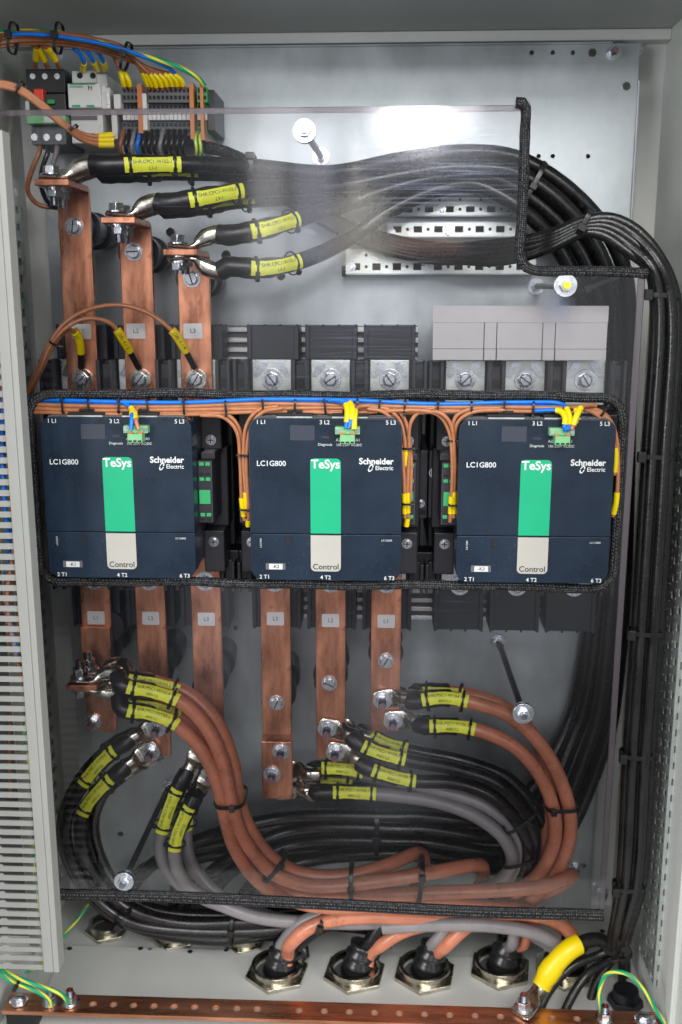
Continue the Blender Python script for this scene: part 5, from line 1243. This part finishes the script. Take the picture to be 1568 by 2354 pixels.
for x, y, l_ in ((1522,679,'uppermost wide tie on the right cable bundle'),(1506,1048,'wide tie on the right bundle, level with the contactors'),(1482,1452,'wide tie on the right bundle below the contactors'),(1462,1733,'wide tie on the right bundle beside the orange loops'),(1445,2036,'wide tie on the right bundle near the bottom edge')):
    tie(x, y, 1.333, -2, .0222, .0150, l_, GT2, wd=.0034, head=-1.0, hr=1.7)
tie(1340, 512, 1.35, 62, .016, .013, 'tie gathering the medium cables at the top of their arch', GT2, wd=.0034, head=-.5, hr=1.4)
tie(1420, 2188, 1.372, 15, .020, .020, 'knotted tie where the medium cables split near the floor', GT2, wd=.0030, head=.2, hr=1.3)
GT3 = 'black ties on the thick cables'
tie(531, 1832, 1.335, 2, .0225, .0335, 'tie round the vertical run of the left orange cables', GT3, wd=.0030, head=.3, hr=1.3)
tie(632, 1990, 1.334, 52, .026, .022, 'slanting tie at the lower bend of the left orange cables', GT3, wd=.0034, head=.7, hr=1.3)
tie(808, 2032, 1.345, 90, .034, .026, 'tie round the orange cables under the middle busbars', GT3, wd=.0034, head=.2, hr=1.3)
tie(966, 2022, 1.342, 85, .034, .026, 'tie round the orange cables, right of its twin', GT3, wd=.0034, head=.6, hr=1.3)
tie(1290, 1852, 1.366, 2, .0230, .018, 'tie round the right orange loop', GT3, wd=.0030, head=-.6, hr=1.4)
tie(1196, 1880, 1.385, 40, .030, .022, 'tie round the black cables right of the loop bend', GT3, wd=.0030, head=.3, hr=1.5)
tie(1190, 1972, 1.39, 15, .026, .022, 'tie round the grey cables at their bend', GT3, wd=.0030, head=.5, hr=1.5)
tie(866, 1915, 1.47, 90, .036, .016, 'tie round the black cables crossing behind', GT3, wd=.0040, head=0, hr=1.5)
tie(580, 386, 1.41, 88, .0165, .022, 'broad tie round the thick upper cables near the left', GT3, wd=.0040, head=.8, hr=1.3)
tie(1216, 436, 1.50, 62, .041, .040, 'tie round the thick cable arc beside the notch', GT3, wd=.0034, head=0, hr=1.3)
tie(1372, 652, 1.51, 22, .044, .034, 'tie low on the thick cable arc behind the notch', GT3, wd=.0034, head=-.5, hr=1.4)
tie(283, 2106, 1.388, 50, .022, .030, 'tie round the black cables at the lower left', GT3, wd=.0034, head=.1, hr=1.5)
tie(535, 2128, 1.405, 85, .028, .025, 'tie round the black cables above the rear glands', GT3, wd=.0030, head=.2, hr=1.4)
tie(735, 2125, 1.37, 70, .013, .013, 'tie on the orange cable above the leftmost front gland', GT3, wd=.0030, head=.2, hr=1.5)
tie(38, 2266, 1.24, 60, .008, .007, 'small tie round the green yellow wires at the lower left', GT3, wd=.0020, head=.5, hr=1.2)

# ------------------------------------------------------------------ control gear at the upper left
YT = 1.47
def bx(mb, x0, x1, y0, y1, Ya, Yb_):
    a, b = P(x0, y1, Ya), P(x1, y0, Ya); return mb.box(a.x, b.x, Ya, Yb_, a.z, b.z)
rail = tag(obj('din_rail', bx(bx(MB(), 60, 500, 228, 268, 1.545, 1.548), 60, 500, 236, 260, 1.5482, YB-.001), 'galv2'), 'galvanised rail carrying the breakers and terminals at the upper left', 'mounting rail')
mc = thing('motor_breaker', P(105,335,YT), 'black motor breaker with red and green push buttons', 'circuit breaker')
obj('body', bx(bx(MB(), 62, 148, 158, 214, YT+.02, YB-.002), 68, 150, 214.5, 262, YT, YB-.002), 'body2', mc, bevel=.001)
obj('lower_body', bx(MB(), 74, 150, 290, 333, YT+.02, YB-.002), 'mgrey', mc, bevel=.001); obj('name_strip', bx(MB(), 62, 150, 262.5, 284, YT+.004, YB-.002), 'conn', mc, bevel=.0005)
obj('rating_plate', bx(MB(), 102, 134, 268, 281, YT+.003, YT+.0045), 'sticker', mc); obj('stop_button', bx(MB(), 79, 98, 204, 238, YT-.006, YT+.01), 'red', mc, bevel=.001); obj('start_button', bx(MB(), 108, 124, 228, 239, YT-.005, YT+.01), 'greenb', mc, bevel=.001)
for x in (76, 104, 132):
    q = P(x, 176, YT+.02); obj('screw', MB().cone(q, q+Vector((0,-.002,0)), .0042, .0040, 14), 'zinc', mc, smooth='auto'); q = P(x+4, 316, YT+.02); obj('screw', MB().cone(q, q+Vector((0,-.002,0)), .0052, .0048, 14), 'zinc', mc, smooth='auto')
mcb = thing('circuit_breaker', P(195,330,YT), 'white two pole circuit breaker marked F1 with green windows', 'circuit breaker')
obj('body', bx(bx(bx(MB(), 166, 222, 162, 191, YT+.022, YB-.002), 158, 230, 191.5, 248, YT, YB-.002), 166, 235, 249, 330, YT+.02, YB-.002), 'white', mcb, bevel=.001)
for x in (184, 214):
    for y in (174, 313):
        q = P(x, y, YT+.0215 if y < 200 else YT+.0195); obj('terminal_hole', MB().cone(q, q+Vector((0,-.0012,0)), .0040, .0040, 16), 'dark', mcb)
for x in (175, 208): obj('indicator', bx(MB(), x-9, x+9, 241, 246, YT-.001, YT+.002), 'inkg', mcb)
obj('green_line', bx(MB(), 161, 218, 192.5, 195.5, YT-.0008, YT+.001), 'inkg', mcb); obj('toggle_slot', bx(MB(), 163, 223, 266, 276, YT+.0185, YT+.021), 'mgrey', mcb)
t = MB(); q = P(208, 203, YT-.0012); text(t, 'F1', .0075, q, bold=.02); obj('lettering', t, 'ink', mcb, fix=False)
t = MB(); q = P(176, 199, YT-.0012); text(t, 'Schneider', .0050, q, bold=.01); obj('maker_lettering', t, 'inkg', mcb, fix=False)
ax = thing('signal_contact', P(240,330,YT), 'narrow white signal contact beside the two pole breaker', 'signal contact')
obj('body', bx(bx(MB(), 223, 246, 170, 200, YT+.02, YB-.002), 232, 252, 200.5, 250, YT+.006, YB-.002), 'white', ax, bevel=.001)
obj('tag_strip', bx(MB(), 234, 242, 197, 214, YT+.0045, YT+.007), 'sticker', ax); obj('side_strip', bx(MB(), 246.5, 252, 215, 249, YT+.0045, YT+.0058), 'galv2', ax)
rl = thing('rail_stop', P(262,310,YT), 'grey rail end stop left of the terminals', 'end stop')
obj('body', bx(bx(MB(), 262, 276, 216, 250, YT, YB-.002), 258, 268, 252, 320, YT+.02, YB-.002), 'white', rl, bevel=.001)
def tblock(x0, x1, lab, col='mgrey', lit='white', hc='dark'):
    t = thing('terminal_block', P((x0+x1)/2, 315, YT), lab, 'terminal block', 'terminal blocks on the upper rail')
    obj('body', bx(bx(bx(MB(), x0, x1, 200, 236, YT+.006, YB-.003), x0, x1, 236.4, 256, YT+.018, YB-.003), x0+.5, x1-.5, 279, 312, YT+.022, YB-.003), col, t, bevel=.0005)
    if lit: obj('marker_strip', bx(MB(), x0+.6, x1-.6, 258, 276, YT+.014, YB-.02), lit, t, bevel=.0004)
    for y, h, Yo in ((208,4.5,.0058), (224,4.5,.0058), (246,4,.0178), (287,4,.0218), (300,4,.0218)):
        obj('wire_port', bx(MB(), x0+1.8, x1-1.8, y-h, y+h, YT+Yo-.0006, YT+Yo+.001), hc, t)
xs_ = [282+9.0*i for i in range(4)]
for i, x in enumerate(xs_): tblock(x, x+8.6, 'grey terminal block in the small group of four, %s' % ['first from the left', 'second from the left', 'third from the left', 'fourth, beside the orange end plate'][i])
tag(obj('end_plate', bx(MB(), 319, 325, 192, 306, YT+.002, YB-.002), 'orangeclip'), 'orange end plate between the two groups of terminals', 'end plate')
tag(obj('end_stop', bx(MB(), 326, 336, 214, 300, YT+.004, YB-.002), 'white', bevel=.001), 'white end stop left of the long group of terminals', 'end stop')
for i in range(10): tblock(340+9.8*i, 349.4+9.8*i, 'grey terminal block in the long group, %s' % ['leftmost', 'second', 'third', 'fourth', 'fifth', 'sixth', 'seventh', 'eighth', 'ninth', 'rightmost, beside orange plate'][i])
tag(obj('end_plate', bx(MB(), 438.5, 444, 190, 320, YT+.002, YB-.002), 'orangeclip'), 'orange end plate right of the long group of terminals', 'end plate')
tblock(453, 462, 'green earth terminal block left of the thin orange plate', 'greenb', 'white')
tag(obj('end_plate', bx(MB(), 462.6, 466.5, 195, 322, YT+.002, YB-.002), 'orangeclip'), 'thin orange plate between the green terminals', 'end plate')
tblock(467, 476, 'green earth terminal block right of the thin orange plate', 'greenb', 'white')
tag(obj('end_stop', bx(MB(), 478, 492, 206, 300, YT+.02, YB-.002), 'body2', bevel=.001), 'black end stop at the right end of the upper rail', 'end stop')

GW = 'wires to the upper left control gear'
dest = [(343,196),(352,197),(362,199),(374,198),(386,197),(398,196),(410,196),(422,196),(288,196),(300,196)]
for i, (dx_, dy_) in enumerate(dest):
    yo = 74+3.6*(i % 8); Y0 = 1.42+.006*(i//3)
    pts = [(-30,yo+14,Y0-.03),(40,yo+2,Y0-.01),(130,yo+2,Y0),(220,yo+16,Y0+.01),(286 if dx_ > 320 else 250,yo+36,Y0+.02),((dx_+290)/2 if dx_ > 320 else 272,(yo+40+dy_)/2-6,Y0+.03),(dx_-10 if dx_ > 320 else dx_-8,dy_-18,YT-.01),(dx_,dy_+8,YT+.004)]
    wire('brown wire of the top left bundle ending at %s' % (['first long group terminal','second long group terminal','third long group terminal','fourth long group terminal','fifth long group terminal','sixth long group terminal','seventh long group terminal','eighth long group terminal','first small group terminal','third small group terminal'][i]), pts, .0026, 'brownd', GW, marks=((-.026,-.006,'ywire'),))
wire('blue wire sweeping from the top left to the long terminal group', [(-30,86,1.40),(60,78,1.405),(150,86,1.41),(250,104,1.42),(330,130,1.43),(390,158,1.45),(415,185,1.47)], .0027, 'blue', GW)
wire('green yellow wire sweeping over the top left bundle', [(-20,76,1.43),(100,72,1.43),(200,90,1.43),(300,120,1.43),(400,150,1.44),(450,175,1.455),(470,196,1.47)], .0034, 'gy', GW)
for i, (x, xt) in enumerate(((76,90),(104,92),(132,112))):
    wire('yellow marked wire entering the black motor breaker at its %s pole' % ['left', 'middle', 'right'][i], [(xt-18,100,1.43),(xt-6,108,1.44),((x+xt)/2,130,1.46),(x+6,155,1.485)], .0034, 'brownd', GW, marks=((.012,.040,'ywire'),))
for i, (x0_, x) in enumerate(((184,186),(205,222),(228,238))):
    wire('blue wire with yellow marker above the white breaker, %s' % ['left one', 'middle one', 'right one'][i], [(x0_-14,112,1.44),(x0_-2,122,1.45),(x0_+8,138,1.46),(x+4,164,1.49)], .0030, 'blue', GW, marks=((-.026,-.004,'ywire'),))
for i in range(3):
    wire('brown wire crossing in front of the motor breaker, %s of three' % ['top', 'middle', 'bottom'][i], [(-30,186+5*i,1.37),(20,192+5*i,1.375),(50,204+5*i,1.38),(100,240+6*i,1.395),(150,285+4*i,1.41),(190,308+7*i,1.43),(225,314+9*i,1.44),(262,311+11*i,1.45)], .0034, 'brown', 'brown wires crossing the motor breaker', marks=((-.022,-.001,'ywire'),))
tie(47,202,1.378,55,.0085,.006,'tie on the brown wires crossing the motor breaker, upper one','ties on the upper left wires',wd=.0015); tie(168,298,1.42,45,.0085,.006,'tie on the brown wires crossing the motor breaker, lower one','ties on the upper left wires',wd=.0015)
tie(30,88,1.40,80,.019,.016,'leftmost tie on the top left wire bundle','ties on the upper left wires',wd=.0022,hr=1.5); tie(135,88,1.42,80,.019,.016,'middle tie on the top left wire bundle','ties on the upper left wires',wd=.0022,hr=1.5); tie(290,130,1.44,70,.018,.016,'rightmost tie on the top left wire bundle','ties on the upper left wires',wd=.0022,hr=1.5)
lowc = ['brownd','cabk','cagr','blue','cabk','cabk','cabk','cagr','cabk','cabk','cabk','cabk','gy','gy']
for i, cn_ in enumerate(lowc):
    x = 284+13.0*i if i < 12 else 452+10*(i-12)
    wire('%s wire under the upper terminals, number %s from the left' % ({'brownd':'dark brown','cabk':'black','cagr':'grey','blue':'blue','gy':'green yellow'}[cn_], ['one','two','three','four','five','six','seven','eight','nine','ten','eleven','twelve','thirteen','fourteen'][i]),
         [(x,300,YT+.022),(x-4,318,YT+.006),(x-8 if i < 12 else x,338,YT+.004),(x+2,362,YT+.02),(x+60 if i < 12 else x+20,378,YT+.05)], .0030, cn_, 'wires under the upper terminals')
for i, (x, cn_) in enumerate(((92,'brownd'),(112,'cabk'),(132,'cagr'))):
    wire('%s wire hanging below the motor breaker and hooking behind the top landing' % ['brown','black','grey'][i], [(x,330,YT+.03),(x-2,350,YT+.02),(x-12-4*(2-i),395,YT+.02),(x-16-6*(2-i)+8*i,440,YT+.03),(x-4+8*i,470,YT+.04),(x+40,478,YT+.05)], .0036, cn_, 'wires hanging below the motor breaker')
tag(obj('braided_hose', MB().sweep(smooth_path(px([(470,338,1.50),(505,345,1.51),(560,368,1.52),(600,395,1.53)]), .008), .0085, n=12), 'braid', smooth=True), 'dark braided hose leaving the terminals towards the thick cables', 'hose')

clear_protos()
